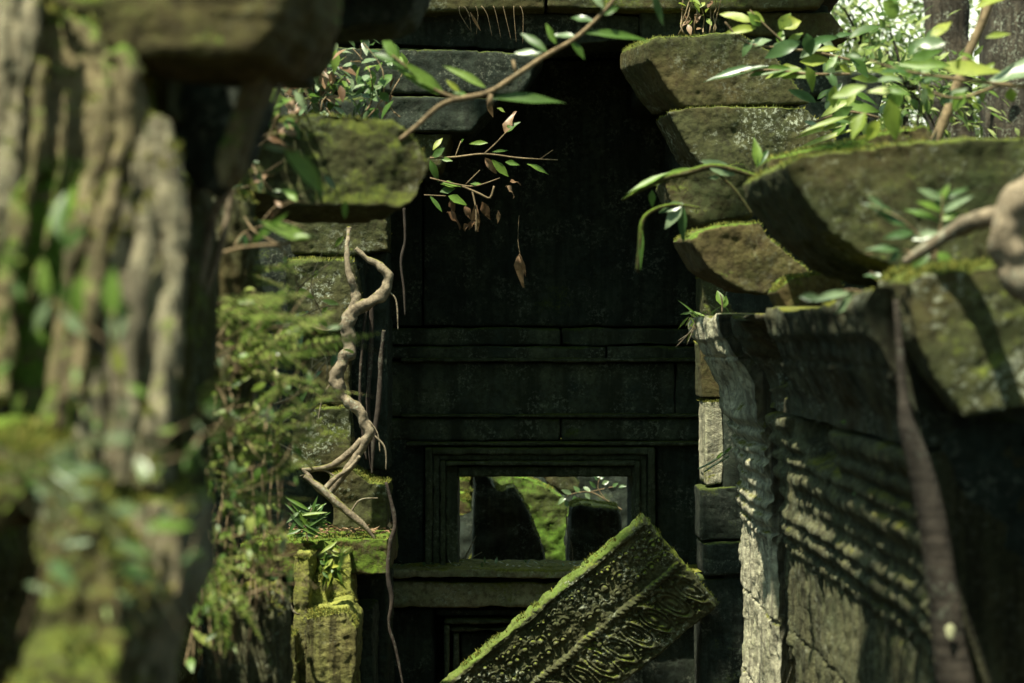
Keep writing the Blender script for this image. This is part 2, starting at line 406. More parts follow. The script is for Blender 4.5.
# sill with ledge
sl = poly_rock([(386, 570), (470, 569), (560, 570), (705, 571), (705, 577), (560, 578), (386, 578)], 9.72, .45, vox=.008, amp=.008, freq=12, smooth=3).build('sill_ledge', M['sill'], dw)
wall_piece('sill_block', 386, 735, 582, 607, 9.76, YW+.45, mat='sill', par=dw, vox=.009, amp=.008)
# lower panel: stepped false window below the sill
wall_piece('masonry', 386, 434, 609, 700, 9.86, YW+.4, mat='dark', par=dw)
wall_piece('masonry', 620, 705, 609, 700, 9.86, YW+.4, mat='dark', par=dw)
wall_piece('moulding', 436, 620, 610, 616, 9.84, YW+.4, mat='dark', par=dw, vox=.008)
wall_piece('moulding', 444, 620, 619, 624, 9.82, YW+.4, mat='frame', par=dw, vox=.008, amp=.004)
wall_piece('moulding', 450, 620, 627, 632, 9.85, YW+.4, mat='frame', par=dw, vox=.008, amp=.004)
wall_piece('moulding', 444, 449, 625.5, 700, 9.82, YW+.4, mat='frame', par=dw, vox=.008, amp=.004)
wall_piece('moulding', 453, 459, 633.5, 700, 9.85, YW+.4, mat='frame', par=dw, vox=.008, amp=.004)
wall_piece('panel', 461, 620, 634, 700, 9.93, YW+.4, mat='dark', par=dw)
note('door wall')

# ---- what lies beyond the opening
G2 = 'fallen blocks seen through the window opening'
stone('fallen_slab', 'long green mossy slab leaning behind the window opening', 'slab', [(484, 470), (530, 478), (550, 491), (566, 496), (572, 505), (566, 540), (569, 590), (545, 590), (528, 540), (510, 500)], 12.1, .4, 'brightmoss', G2, dx=-.25, dz=.12, vox=.011, amp=.018)
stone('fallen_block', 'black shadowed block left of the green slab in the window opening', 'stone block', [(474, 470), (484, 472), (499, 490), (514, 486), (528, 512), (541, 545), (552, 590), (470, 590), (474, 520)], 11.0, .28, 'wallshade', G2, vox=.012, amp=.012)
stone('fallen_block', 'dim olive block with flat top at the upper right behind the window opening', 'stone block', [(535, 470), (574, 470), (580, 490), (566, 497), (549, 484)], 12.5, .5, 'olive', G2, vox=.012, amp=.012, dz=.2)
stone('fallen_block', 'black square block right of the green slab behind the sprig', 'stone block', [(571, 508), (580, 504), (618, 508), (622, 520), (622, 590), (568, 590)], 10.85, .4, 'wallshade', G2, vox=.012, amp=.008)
stone('fallen_block', 'small mossy wedge low in the left corner of the window opening', 'stone block', [(470, 560), (488, 540), (497, 543), (500, 580), (465, 580)], 12.0, .15, 'greenmoss', G2, vox=.010, amp=.008)
stone('fallen_block', 'green lit chip of stone at the upper left of the window opening', 'stone block', [(452, 478), (470, 480), (474, 494), (462, 492), (452, 489)], 12.3, .2, 'greenmoss', G2, vox=.010, amp=.01, dz=.1)
stone('fallen_block', 'green lit chip of stone halfway up the left edge of the window opening', 'stone block', [(452, 499), (468, 500), (472, 512), (462, 517), (452, 519)], 12.2, .2, 'greenmoss', G2, vox=.010, amp=.01, dz=.1)
stone('rear_masonry', 'dark masonry standing far behind the window opening', 'wall', [(380, 440), (720, 440), (720, 680), (380, 680)], 14.5, .5, 'dark', vox=.02, amp=.02)
sprig('leafy_sprig', 'small pale leafy sprig growing across the upper right of the window opening', 'plant',
      [[(622, 510, .8), (606, 500, .7), (590, 492, .6), (572, 494, .5), (562, 500, .4)], [(606, 500, .6), (598, 488, .5), (600, 477, .3)], [(590, 492, .5), (612, 487, .4), (626, 486, .3)]],
      [(572, 494, 562, 490, 5), (566, 497, 558, 503, 5), (580, 493, 574, 486, 5), (590, 492, 584, 486, 5), (596, 488, 590, 482, 4), (600, 480, 603, 474, 5), (602, 484, 608, 481, 5), (598, 480, 594, 476, 4), (612, 487, 618, 483, 4), (618, 487, 626, 486, 4), (585, 493, 590, 499, 5), (574, 496, 576, 503, 5), (565, 500, 568, 507, 5), (600, 478, 597, 474, 4)], 11.9, lm='leafpale')
m = MB(); ptube(m, [(566, 508, .5), (567, 530, .45), (572, 548, .4), (573, 575, .4)], 10.5, sides=5); tag(m.build('hanging_vine', M['twig']), 'thin pale vine hanging between the green slab and the black square block', 'vine')
m = MB(); ptube(m, [(459, 567, 1.2), (466, 556, .9), (470, 548, .7), (476, 536, .4)], 10.2, sides=5); ptube(m, [(461, 566, .8), (472, 558, .6), (482, 552, .4)], 10.2, sides=5)
tag(m.build('dry_twig', M['root']), 'small dry forked twig standing in the lower left corner of the window opening', 'twig')

# ================================================================== CHAMBER SHELL
ch = empty('vaulted_chamber', (0, 9.5, 0), 'ruined corbel-vaulted chamber shell around the dark window wall', 'building')
def shell(name, x0, x1, y0, y1, z0, z1, mat='dark', **kw):
    k = dict(vox=.018, amp=.012, freq=5, smooth=2); k.update(kw)
    return box_mb(x0, x1, y0, y1, z0, z1, **k).build(name, M[mat], ch)
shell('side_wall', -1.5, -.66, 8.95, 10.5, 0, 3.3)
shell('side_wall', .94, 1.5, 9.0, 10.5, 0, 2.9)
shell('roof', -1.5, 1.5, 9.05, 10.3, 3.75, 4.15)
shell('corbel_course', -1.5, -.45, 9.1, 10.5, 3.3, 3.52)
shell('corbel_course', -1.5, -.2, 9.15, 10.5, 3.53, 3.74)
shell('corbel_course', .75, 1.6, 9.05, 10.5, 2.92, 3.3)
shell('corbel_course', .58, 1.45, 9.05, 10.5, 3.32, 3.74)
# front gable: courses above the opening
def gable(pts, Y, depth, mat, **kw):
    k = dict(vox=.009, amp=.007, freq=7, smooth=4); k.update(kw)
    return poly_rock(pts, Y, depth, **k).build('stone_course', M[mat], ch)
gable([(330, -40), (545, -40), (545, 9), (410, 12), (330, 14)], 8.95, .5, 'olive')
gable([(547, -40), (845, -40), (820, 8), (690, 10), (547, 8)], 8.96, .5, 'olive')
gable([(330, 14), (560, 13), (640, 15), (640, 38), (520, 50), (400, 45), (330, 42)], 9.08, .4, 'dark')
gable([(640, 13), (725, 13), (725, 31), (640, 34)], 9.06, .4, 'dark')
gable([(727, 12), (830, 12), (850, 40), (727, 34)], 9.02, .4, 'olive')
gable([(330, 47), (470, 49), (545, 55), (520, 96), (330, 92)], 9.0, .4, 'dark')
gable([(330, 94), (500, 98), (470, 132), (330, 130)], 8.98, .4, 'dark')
gable([(330, 132), (452, 133), (440, 168), (330, 170)], 9.02, .4, 'olive')
note('chamber')

# upper right corbel stones
GC = 'corbel stones at the broken edge of the vault'
stone('corbel_stone', 'large upper trapezoid corbel stone with a pale top rim above the dark vault', 'stone block', [(650, 42), (656, 35), (742, 32), (772, 52), (812, 104), (684, 107), (668, 88), (650, 60)], 8.62, .42, 'olive', GC, dx=-.11, dz=.015, vox=.007, amp=.006)
stone('corbel_stone', 'lichen-spotted corbel stone directly under the large trapezoid one', 'stone block', [(669, 112), (690, 107), (805, 107), (830, 128), (850, 170), (712, 176), (690, 152)], 8.6, .45, 'lichen', GC, dx=-.03, dz=.01, vox=.007, amp=.007)
# right jamb: stones beside the dark room
GJ = 'jamb stones right of the dark chamber'
stone('jamb_stone', 'uppermost jamb stone with pitted olive face under the hanging wedge', 'stone block', [(701, 276), (722, 274), (738, 300), (738, 345), (704, 340)], 9.0, .3, 'lichen', GJ, vox=.007, amp=.005)
stone('jamb_stone', 'narrow shaded jamb stone behind the broken cornice tip', 'stone block', [(700, 342), (740, 347), (742, 399), (702, 398)], 9.0, .3, 'olive', GJ, vox=.007, amp=.005)
stone('jamb_stone', 'pale weathered jamb stone with a pinkish face beside the fluted cornice', 'stone block', [(704, 401), (722, 401), (724, 452), (722, 484), (706, 486)], 9.0, .3, 'pale', GJ, vox=.007, amp=.005)
stone('jamb_stone', 'dark pitted jamb stone with a mossy left edge', 'stone block', [(700, 489), (745, 486), (745, 539), (701, 541)], 8.98, .3, 'dark', GJ, vox=.007, amp=.006)
stone('jamb_stone', 'square jamb stone with thin pale rim just above the tip of the carved lintel', 'stone block', [(702, 543), (745, 542), (745, 574), (704, 576)], 8.97, .3, 'dark', GJ, vox=.007, amp=.006)
stone('jamb_stone', 'long dark jamb stone at the foot behind the carved lintel', 'stone block', [(700, 579), (745, 577), (745, 720), (700, 720)], 8.99, .3, 'dark', GJ, vox=.009, amp=.008)

# ================================================================== CARVED FALLEN LINTEL
def carved():
    # local frame: u along length (down-left), v across the face (down-right), w out of the face
    A = P(645, 518, 8.83); B = P(724, 602, 8.90); C = P(440, 688, 8.90)
    u = (C-A).normalized(); v = (B-A); Wd = v.length; v = (v-u*v.dot(u)).normalized()
    w = u.cross(v).normalized()
    if w.y > 0: w = -w
    Lr = 1.75; st = .0032
    nu = int(Lr/st); nv = int(Wd/st); T = .04
    def bump(d, r): return max(0, 1-(d/r)**2)**.5 if d < r else 0
    rnd = random.Random(4)
    beads = [(rnd.choice((.5, .85, 1., 1.1, 1.25)), rnd.uniform(-.009, .009)) for _ in range(400)]
    def hgt(a, b):
        # rim at top, upper scroll register, cable moulding, lower figured register, rim
        h = 0; t = b/Wd
        if a < .02: return -.01
        if t < .05: return .0
        h = -.012
        if .05 <= t < .47:
            # two rows of beads with leaf arcs
            for row, (tc, sp, rr) in enumerate(((.13, .034, .011), (.24, .046, .019), (.36, .040, .015))):
                off = (row*.017)
                k = round((a-off)/sp); jit, jo = beads[(k*3+row) % 400]
                dx_ = a-off-k*sp+jo; dy_ = b-(tc*Wd)+jo
                d = math.hypot(dx_, dy_)
                h = max(h, -.012+.017*bump(d, rr*jit*.72))
                h = max(h, -.012+.007*bump(abs(d-rr*1.3), .0028)*(1 if dy_ < 0 else 0))
        elif .47 <= t < .535:
            h = -.012+.020*bump(abs(t-.502), .034)*(1+.12*math.sin(a*260+b*200))
        elif .535 <= t < .93:
            sp = .105; k = math.floor(a/sp); x = a-k*sp-sp/2; y = b-.73*Wd
            lean_ = .35+.2*noise.noise(Vector((k*3.1, 0, 0))); d = math.hypot(x+lean_*y, y*.42)
            h = -.018
            for rr_, ww, hh_ in ((.043, .0075, .020), (.026, .006, .017), (.0, .012, .022)):
                h = max(h, -.018+hh_*bump(abs(d-rr_), ww))
            if d > .05:
                e = math.sin(a*150+b*60)*math.sin(b*170-a*40); h = -.014+.014*max(0, e)
            for q in range(3):
                ax = sp*(.5*q)-sp*.5; 
                dd = math.hypot(x-ax, b-.595*Wd); h = max(h, -.014+.020*bump(dd, .014))
        else: h = -.004
        return h
    vs = []; fs = []
    for i in range(nu+1):
        a = i*st
        for j in range(nv+1):
            b = j*st
            p0 = A+u*a+v*b
            er = fbm(p0*5, 3)
            wear = min(1.1, max(.35, .85+er*1.1))
            wb = Vector((fbm(p0*11+Vector((3, 1, 2)), 2), 0, fbm(p0*11+Vector((9, 4, 5)), 2)))*.008
            h = hgt(a+wb.x, b+wb.z)*wear
            h += .008*fbm(p0*20, 4)+.0016*noise.noise(p0*120)
            edge = min(a, b, Wd-b)
            h -= .012*max(0, 1-edge/.014)**2*(1+.6*fbm(p0*9, 2))
            # broken top corner notch
            sh = 0.010*fbm(p0*14+Vector((7, 7, 7)), 3)*max(0, 1-edge/.03)
            vs.append(p0+w*h+v*(sh if b < Wd/2 else -sh)+u*(sh if a < .03 else 0))
    for i in range(nu):
        for j in range(nv):
            q = i*(nv+1)+j; fs.append((q, q+nv+1, q+nv+2, q+1))
    # sides and back
    k = len(vs); ring = [i*(nv+1) for i in range(nu+1)]+[nu*(nv+1)+j for j in range(1, nv+1)]+[i*(nv+1)+nv for i in range(nu-1, -1, -1)]+[j for j in range(nv-1, 0, -1)]
    prev = ring
    tilt = v*-.012
    for s in range(1, 13):
        cur = []
        for r_ in ring:
            q = vs[r_]
            n_ = Vector((0, 0, 0))
            cur.append(len(vs)); vs.append(q-w*(T*s/12)+tilt*(s/12)+rv(.0012)+Vector((0, 0, .004*fbm(q*15+Vector((0, s*.3, 0)), 3))))
        for a_ in range(len(ring)):
            b_ = (a_+1) % len(ring); fs.append((prev[a_], prev[b_], cur[b_], cur[a_]))
        prev = cur
    fs.append(tuple(prev))
    mb = MB(); mb.add(vs, fs); return mb
cl = carved().build('carved_lintel', M['carved'])
cl.data.materials.append(M['stripmoss'])
_A = P(645, 518, 8.83); _u = (P(440, 688, 8.90)-_A).normalized()
for p in cl.data.polygons:
    q = p.center+cl.location-_A; q2 = q-_u*q.dot(_u)
    if q2.length < .10 and p.index >= (int(1.75/.0032))*int((P(724, 602, 8.90)-_A).length/.0032): p.material_index = 1
    elif q2.length < .012+.01*fbm(q*8, 2): p.material_index = 1
bm = bmesh.new(); bm.from_mesh(cl.data); bmesh.ops.recalc_face_normals(bm, faces=bm.faces); bm.to_mesh(cl.data); bm.free()
tag(cl, 'fallen sandstone lintel carved with beads and scrolls, leaning in front of the window', 'carved stone')
note('carved')

# ================================================================== RIGHT WALL (runs toward the camera)
def prof_right(z):
    """overhang toward the corridor at height z"""
    pts = [(0, 0), (1.44, 0), (1.455, .018), (1.475, .02), (1.485, .008), (1.50, .012), (1.515, .034), (1.535, .04), (1.55, .026), (1.56, .026), (1.575, .044), (1.59, .046), (1.605, .026), (1.63, .024), (1.64, .036), (1.66, .04), (1.67, .03), (1.69, .034), (1.71, .056), (1.735, .062), (1.75, .044), (1.765, .044), (1.775, .06), (1.79, .06), (1.80, .046), (1.82, .05), (1.84, .068), (1.855, .07), (1.865, .056), (1.88, .066), (1.90, .086), (1.93, .09), (1.96, .085), (2.01, .09), (2.07, .12), (2.13, .155), (2.20, .18), (2.215, .20), (2.28, .215), (2.33, .20)]
    for (a, x), (b, y) in zip(pts, pts[1:]):
        if z <= b:
            t = (z-a)/(b-a); return x+(y-x)*t
    return pts[-1][1]
def wall_sheet(name, side, X0, Y0, Y1, z0, ztop, prof, mat, parent, gaps=(), gamp=.018, st=.0085, thick=.5, ztop_var=.05):
    ny = int((Y1-Y0)/st); nz = int((ztop-z0)/st); vs = []; fs = []
    for i in range(ny+1):
        y = Y0+(Y1-Y0)*i/ny
        for j in range(nz+1):
            zt = ztop+ztop_var*noise.noise(Vector((y*3, 3.3, 0)))
            z = z0+(zt-z0)*j/nz
            q = Vector((0, y, z))
            # slow drift of moulding heights: tilted courses
            zz = z+.018*noise.noise(Vector((y*1.3, 1, 4)))+.006*noise.noise(Vector((y*9, z*6, 4)))
            o = prof(zz)
            # broken-off mouldings
            br = noise.noise(Vector((y*1.9, z*2.2, 8)))
            if o > .03 and br > .22: o = o-(o-.02)*min(1, (br-.22)*5)*.6
            g = abs(noise.noise(Vector((y*17, z*1.1+o*3, 2)))); g2 = abs(noise.noise(Vector((y*41, z*2.0+o*3, 7))))
            d = (gamp*(min(1, g*3.4)-.6)+gamp*.5*(min(1, g2*3.4)-.6))*(1 if o < .015 or o > .1 else .38)
            d += .022*fbm(q*2.2, 3)+.007*fbm(q*22, 4)
            # course joints
            jz = (zz+.015*noise.noise(Vector((y*4, 0, 9)))) % .33
            d -= .014*max(0, 1-abs(jz-.16)/.010)
            cz_ = math.floor((zz-.16)/.33); jy = (y+.37*cz_+.02*noise.noise(Vector((z*5, 3, 3)))) % .72
            d -= .016*max(0, 1-abs(jy-.36)/.010)
            wv = noise.noise(Vector((y*34+4*z, z*1.2, 2)))
            if o > .015: d += .004*wv
            for (gy, gz, ry, rz, dep) in gaps:
                e = math.hypot((y-gy)/ry, (z-gz)/rz)+.35*noise.noise(q*9)
                if e < 1: d -= dep*min(1, (1-e)*3)
            vs.append(Vector((X0+side*(o+d), y, z)))
    for i in range(ny):
        for j in range(nz):
            a = i*(nz+1)+j; fs.append((a, a+1, a+nz+2, a+nz+1))
    # close: thick body behind
    back = -side*thick
    k = len(vs)
    for i in range(ny+1):
        for j in (0, nz):
            b = vs[i*(nz+1)+j]; vs.append(Vector((X0+back, b.y, b.z)))
    for i in range(ny):
        fs.append((i*(nz+1)+nz, k+2*i+1, k+2*i+3, (i+1)*(nz+1)+nz))
        fs.append((k+2*i, k+2*i+1, k+2*i+3, k+2*i+2))
    for i in (0, ny):
        fs.append(tuple([i*(nz+1)+j for j in range(nz+1)]+[k+2*i+1, k+2*i]))
    m = MB(); m.add(vs, fs); return m.build(name, M[mat], parent)
rw = empty('corridor_wall', (1.2, 6, 0), 'weathered right-hand corridor wall with wavy fluted cornice and grooved pale face', 'wall')
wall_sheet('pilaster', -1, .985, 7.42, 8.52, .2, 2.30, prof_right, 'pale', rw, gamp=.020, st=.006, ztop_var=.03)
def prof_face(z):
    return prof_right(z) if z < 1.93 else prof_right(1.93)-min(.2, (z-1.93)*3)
wall_sheet('wall_face', -1, 1.25, 2.4, 4.59, .2, 2.0, lambda z: 0.0, 'dark', rw, st=.014)  # near stretch set back and darkened in colour for the deep shade there
wall_sheet('shaded_upper_course', -1, 1.03, 4.6, 7.40, 1.955, 2.30, prof_right, 'wallshade', rw, st=.010, gaps=[(6.9, 2.15, .4, .14, .2)])  # separate strip in the shade-darkened stone, for the shadow under the blocks
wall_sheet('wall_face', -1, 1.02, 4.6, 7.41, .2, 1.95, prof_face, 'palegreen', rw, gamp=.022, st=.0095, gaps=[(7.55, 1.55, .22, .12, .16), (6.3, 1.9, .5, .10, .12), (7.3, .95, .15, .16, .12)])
note('right wall')

# blocks lying on the right wall
GR = 'displaced stone blocks along the top of the right wall'
stone('stone_block', 'huge mossy cornice block with pale top rim overhanging at right', 'stone block', [(786, 164), (800, 154), (830, 151), (900, 143), (1110, 131), (1110, 290), (960, 284), (905, 272), (862, 256), (830, 232), (808, 205), (792, 184)], 5.2, .6, 'olive', GR, dx=-.05, dz=-.01, vox=.008, amp=.012, freq=5, smooth=4)
stone('stone_block', 'mossy block with a lit yellow upper edge at right frame edge, beneath the thick root', 'stone block', [(904, 282), (920, 272), (990, 264), (1110, 250), (1110, 400), (1024, 408), (964, 417), (935, 380), (915, 340)], 4.35, .5, 'lichen', GR, dx=.04, dz=.015, vox=.007, amp=.012, freq=6, smooth=4)
stone('stone_block', 'hanging wedge-shaped block with a curved underside left of the huge cornice block', 'stone block', [(690, 240), (706, 229), (760, 222), (768, 238), (800, 262), (830, 290), (800, 298), (745, 292), (708, 270)], 6.9, .5, 'greenmoss', GR, dx=-.03, dz=.02, vox=.007, amp=.010, smooth=4)
stone('stone_block', 'dim mossy boulder in shade behind the tips of the arching stems', 'stone block', [(662, 176), (700, 166), (745, 162), (760, 190), (752, 216), (700, 224), (672, 205)], 7.9, .4, 'olive', GR, dz=-.02, vox=.009, amp=.014, smooth=4)
stone('stone_block', 'small round-topped block with bright rim under the huge cornice block', 'stone block', [(777, 292), (790, 276), (838, 270), (846, 290), (834, 316), (796, 322)], 6.5, .3, 'greenmoss', GR, vox=.007, amp=.010, smooth=4)
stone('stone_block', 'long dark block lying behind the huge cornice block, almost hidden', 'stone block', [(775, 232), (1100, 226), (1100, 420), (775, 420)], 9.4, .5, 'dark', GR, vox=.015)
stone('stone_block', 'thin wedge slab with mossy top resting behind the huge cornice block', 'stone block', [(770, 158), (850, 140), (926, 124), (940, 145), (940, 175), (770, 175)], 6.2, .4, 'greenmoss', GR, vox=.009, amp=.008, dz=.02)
stone('stone_block', 'dark block standing in for the deep shadow below the mossy block at right frame edge', 'stone block', [(905, 395), (960, 420), (1110, 410), (1110, 640), (1000, 560), (940, 450)], 4.6, .4, 'dark', GR, dx=.15, vox=.012, amp=.02)  # dark shape put in where the wall is only in deep shadow
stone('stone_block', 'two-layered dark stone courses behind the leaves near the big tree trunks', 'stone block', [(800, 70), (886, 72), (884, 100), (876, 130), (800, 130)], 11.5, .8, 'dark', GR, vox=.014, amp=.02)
note('right blocks')
# tuft at the cornice tip
tu = empty('moss_tuft', P(715, 318, 8.3), 'ragged tuft of moss and roots on the tip of the fluted cornice', 'moss')
m = MB()
for i in range(60):
    b = P(U(688, 738), U(312, 330), 8.3+U(-.05, .1)); leaf(m, b, Vector((U(-1, .6), U(-1, .2), U(-.8, .6))), Vector((0, -1, .5)), U(.03, .08), U(.006, .014))
m.build('foliage', M['yellowleaf'], tu)
m = MB()
for i in range(14):
    x = U(690, 735); ptube(m, [(x, 318, .9), (x+U(-8, 8), 326+U(-6, 6), .6), (x+U(-22, 12), 334+U(-30, 20), .3)], 8.25, sides=5)
m.build('stem', M['root'], tu)

# ================================================================== LEFT WALL
def prof_left(z):
    return .03*math.sin(z*9)+.02*math.sin(z*23)
lw = empty('corridor_wall', (-1.4, 6, 0), 'left-hand corridor wall of dark eroded sandstone half hidden by ferns', 'wall')
wall_sheet('wall_face', 1, -1.22, 2.6, 5.6, .2, 2.75, prof_left, 'olive', lw, gamp=.03, st=.013, gaps=[(5, 2.4, .4, .3, .15)])
wall_sheet('wall_face', 1, -1.36, 5.61, 8.6, .2, 1.85, prof_left, 'olive', lw, gamp=.03, st=.013)
note('left wall')
GL = 'weathered foreground stones of the left wall'
gk = dict(gamp=.016, amp=.016, freq=5, smooth=4, vox=.006)

LEAN = .30
def TU(pts, Y):
    ym = max(max(p[1] for p in pts), 430); rnd = random.Random(int(Y*1000)+len(pts)); out = []
    for a, b in zip(pts, pts[1:]+pts[-1:]):
        out.append(a)
        if b is not a and abs(b[1]-a[1]) > 45: out.append(((a[0]+b[0])/2+rnd.uniform(-3.5, 3.5), (a[1]+b[1])/2, (a[2]+b[2])/2*rnd.uniform(.7, 1.15)))
    return ([(p[0]-(p[1]-120)*.045, p[1], p[2]*rnd.uniform(.75, 1.15), LEAN*(ym-p[1])/F*Y+rnd.uniform(-.015, .008)) for p in out], Y)
stone('weathered_stone', 'pale grey grooved stone slab at the very left edge', 'stone block', [(-90, -50), (30, -50), (26, 40), (16, 120), (4, 240), (-8, 330), (-14, 430), (-90, 430)], 3.05, .4, 'nearpale', GL, lean=LEAN, extra=[TU([(30, -50, 12), (26, 40, 13), (14, 120, 13), (2, 240, 12), (-12, 360, 10)], 3.03), TU([(2, -50, 10), (0, 60, 10), (-10, 200, 10)], 3.02)], gamp=.010, amp=.010, freq=6, smooth=3, chips=.008, gfreq=(26, 26, .8), vox=.006)
stone('weathered_stone', 'rounded mossy fluted stone with a bright yellow-green rim, second from the left', 'stone block', [(34, 40), (50, 18), (80, 30), (104, 56), (122, 66), (128, 90), (124, 130), (108, 200), (90, 300), (70, 440), (10, 450), (5, 330), (20, 190)], 3.13, .28, 'rimmoss', GL, lean=LEAN,
      extra=[TU([(40, 10, 5), (60, 16, 9), (84, 36, 10), (100, 58, 10), (106, 90, 11), (100, 150, 12), (88, 230, 12), (70, 320, 12), (62, 430, 12)], 2.98),
             TU([(104, 56, 6), (118, 56, 10), (129, 74, 10), (130, 110, 11), (122, 160, 12), (110, 230, 12), (96, 300, 12), (86, 400, 12)], 2.95),
             TU([(44, 60, 9), (40, 110, 11), (28, 190, 12), (18, 270, 12), (12, 400, 14)], 2.96),
             TU([(66, 90, 4), (66, 130, 5), (56, 220, 5), (44, 300, 5)], 3.04)], gamp=.010, amp=.010, freq=7, smooth=3, chips=.008, gfreq=(26, 26, .8), vox=.006)
stone('weathered_stone', 'tall pale eroded stone leaning behind the rounded mossy fluted one', 'stone block', [(152, 112), (170, 122), (188, 190), (190, 300), (182, 400), (176, 492), (120, 505), (72, 480), (78, 400), (104, 300), (130, 200)], 3.10, .18, 'nearpale', GL, dx=-.11, lean=LEAN,
      extra=[TU([(160, 118, 5), (174, 160, 10), (180, 240, 11), (176, 330, 12), (170, 420, 13), (166, 492, 12)], 2.98), TU([(150, 150, 8), (150, 240, 12), (140, 340, 13), (136, 430, 13), (134, 490, 10)], 2.96), TU([(128, 230, 8), (116, 320, 12), (106, 400, 13), (100, 480, 12)], 2.97)], gamp=.012, amp=.010, freq=6, smooth=3, chips=.008, vox=.007, gfreq=(24, 24, 1.2))
stone('weathered_stone', 'brown mossy lintel block across the top left corner', 'stone block', [(40, -80), (300, -80), (290, -4), (272, 30), (250, 52), (200, 60), (118, 56), (96, 36), (50, 4)], 3.3, .4, 'greenmoss', GL, gamp=.004, gfreq=(3, 3, 22), amp=.012, freq=6, smooth=5, vox=.007, dx=.05)
stone('weathered_stone', 'dark block standing in for the shadow beneath the brown mossy lintel', 'stone block', [(118, 56), (262, 40), (256, 100), (236, 150), (200, 190), (184, 170), (160, 118)], 3.85, .3, 'dark', GL, amp=.015, vox=.009, smooth=4)  # dark shape filling what is only shadow under the lintel
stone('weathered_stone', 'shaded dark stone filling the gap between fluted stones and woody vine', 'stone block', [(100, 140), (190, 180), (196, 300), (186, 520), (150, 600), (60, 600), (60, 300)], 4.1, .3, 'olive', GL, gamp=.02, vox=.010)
stone('weathered_stone', 'narrow pale broken edge stone slanting below the brown lintel', 'stone block', [(264, -10), (296, -10), (286, 34), (258, 110), (236, 168), (220, 190), (214, 165), (226, 118), (248, 62)], 3.55, .12, 'rimmoss', GL, gamp=.008, amp=.008, vox=.006, smooth=3)
stone('weathered_stone', 'pale rounded block near the bottom of the left wall', 'stone block', [(100, 505), (168, 498), (182, 520), (178, 590), (150, 650), (130, 740), (60, 740), (80, 600)], 2.85, .35, 'nearpale', GL, lean=LEAN, extra=[TU([(160, 500, 8), (168, 560, 12), (150, 630, 12), (124, 720, 12)], 2.81), TU([(120, 505, 8), (132, 570, 12), (110, 650, 12), (90, 720, 12)], 2.81)], gamp=.010, amp=.012, freq=6, smooth=4, vox=.006)
stone('weathered_stone', 'mossy green and brown boulder in the bottom left corner', 'stone block', [(30, 470), (60, 478), (84, 500), (112, 560), (128, 640), (110, 740), (10, 740), (20, 650), (34, 600), (24, 540)], 2.7, .35, 'olive', GL, lean=LEAN, gamp=.010, amp=.03, freq=7, smooth=5, vox=.006)
stone('weathered_stone', 'brown mossy stone at the left edge above the dark hollow', 'stone block', [(-90, 430), (0, 436), (36, 460), (26, 500), (-10, 530), (-90, 540)], 2.75, .3, 'greenmoss', GL, lean=LEAN, gamp=.01, amp=.02, freq=7, smooth=5, vox=.006)
stone('weathered_stone', 'grooved grey stone at the bottom between fern and yellow mossy pillar', 'stone block', [(206, 600), (262, 596), (276, 620), (280, 740), (200, 740)], 6.0, .4, 'palegreen', GL, gamp=.02, amp=.014, smooth=5, vox=.008)
stone('weathered_stone', 'olive shaded stone behind the woody vine of the upper left wall', 'stone block', [(190, 180), (246, 196), (250, 330), (215, 480), (180, 480), (184, 300)], 5.2, .3, 'olive', GL, gamp=.02, amp=.018, smooth=5, vox=.009)
stone('weathered_stone', 'large unseen stone added above the left wall to shade the black overhanging block', 'stone block', [(180, -250), (470, -250), (470, -112), (180, -112)], 4.0, 1.0, 'dark', GL, vox=.012, amp=.015)  # out-of-frame blocker, added to keep sun off the overhang below
note('near left')
stone('weathered_stone', 'dark stone behind the top of the rounded mossy fluted one', 'stone block', [(30, -90), (172, -90), (172, 118), (30, 118)], 3.72, .2, 'olive', GL, vox=.010)
# mid blocks
GM = 'protruding blocks of the left wall'
stone('stone_block', 'mossy projecting beam stone with rounded end, left of the dark vault', 'stone block', [(232, 130), (262, 113), (330, 112), (392, 120), (418, 140), (430, 165), (418, 196), (404, 208), (300, 206), (240, 190), (222, 160)], 5.6, .35, 'olive', GM, dx=-.12, dz=-.03, vox=.007, amp=.013, smooth=4)
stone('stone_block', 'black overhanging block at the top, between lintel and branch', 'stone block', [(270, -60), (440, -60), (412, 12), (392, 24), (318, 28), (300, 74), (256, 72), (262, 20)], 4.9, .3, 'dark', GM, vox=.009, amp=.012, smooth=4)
stone('stone_block', 'small pale triangular stone hanging under the black overhanging block', 'stone block', [(300, 30), (336, 28), (330, 52), (316, 72), (300, 74)], 5.1, .12, 'olive', GM, vox=.006, amp=.008)
# far left stack
GS = 'stacked stones beside the root'
kk = dict(vox=.007, amp=.010, freq=7, smooth=5)
stone('stone_block', 'topmost stacked stone behind the root', 'stone block', [(290, 205), (385, 205), (388, 250), (345, 256), (292, 254)], 8.9, .4, 'olive', GS, **kk)
stone('stone_block', 'second stacked stone with pale knob left of the root', 'stone block', [(286, 259), (352, 258), (362, 300), (350, 332), (286, 330)], 8.8, .4, 'lichen', GS, **kk)
stone('stone_block', 'dark recessed stone behind the bend of the root', 'stone block', [(350, 255), (388, 252), (388, 470), (352, 470)], 9.05, .3, 'dark', GS, **kk)
stone('stone_block', 'third stacked stone in shade behind yellow leaves', 'stone block', [(300, 334), (350, 334), (350, 404), (300, 404)], 8.85, .4, 'olive', GS, **kk)
stone('stone_block', 'fourth stacked stone with lit top edge left of the hanging roots', 'stone block', [(292, 409), (350, 407), (354, 468), (292, 470)], 8.75, .4, 'lichen', GS, **kk)
stone('stone_block', 'wedge-cut mossy stone standing on the leafy ledge', 'stone block', [(330, 476), (352, 470), (368, 482), (387, 484), (387, 536), (335, 536)], 8.7, .35, 'lichen', GS, **kk)
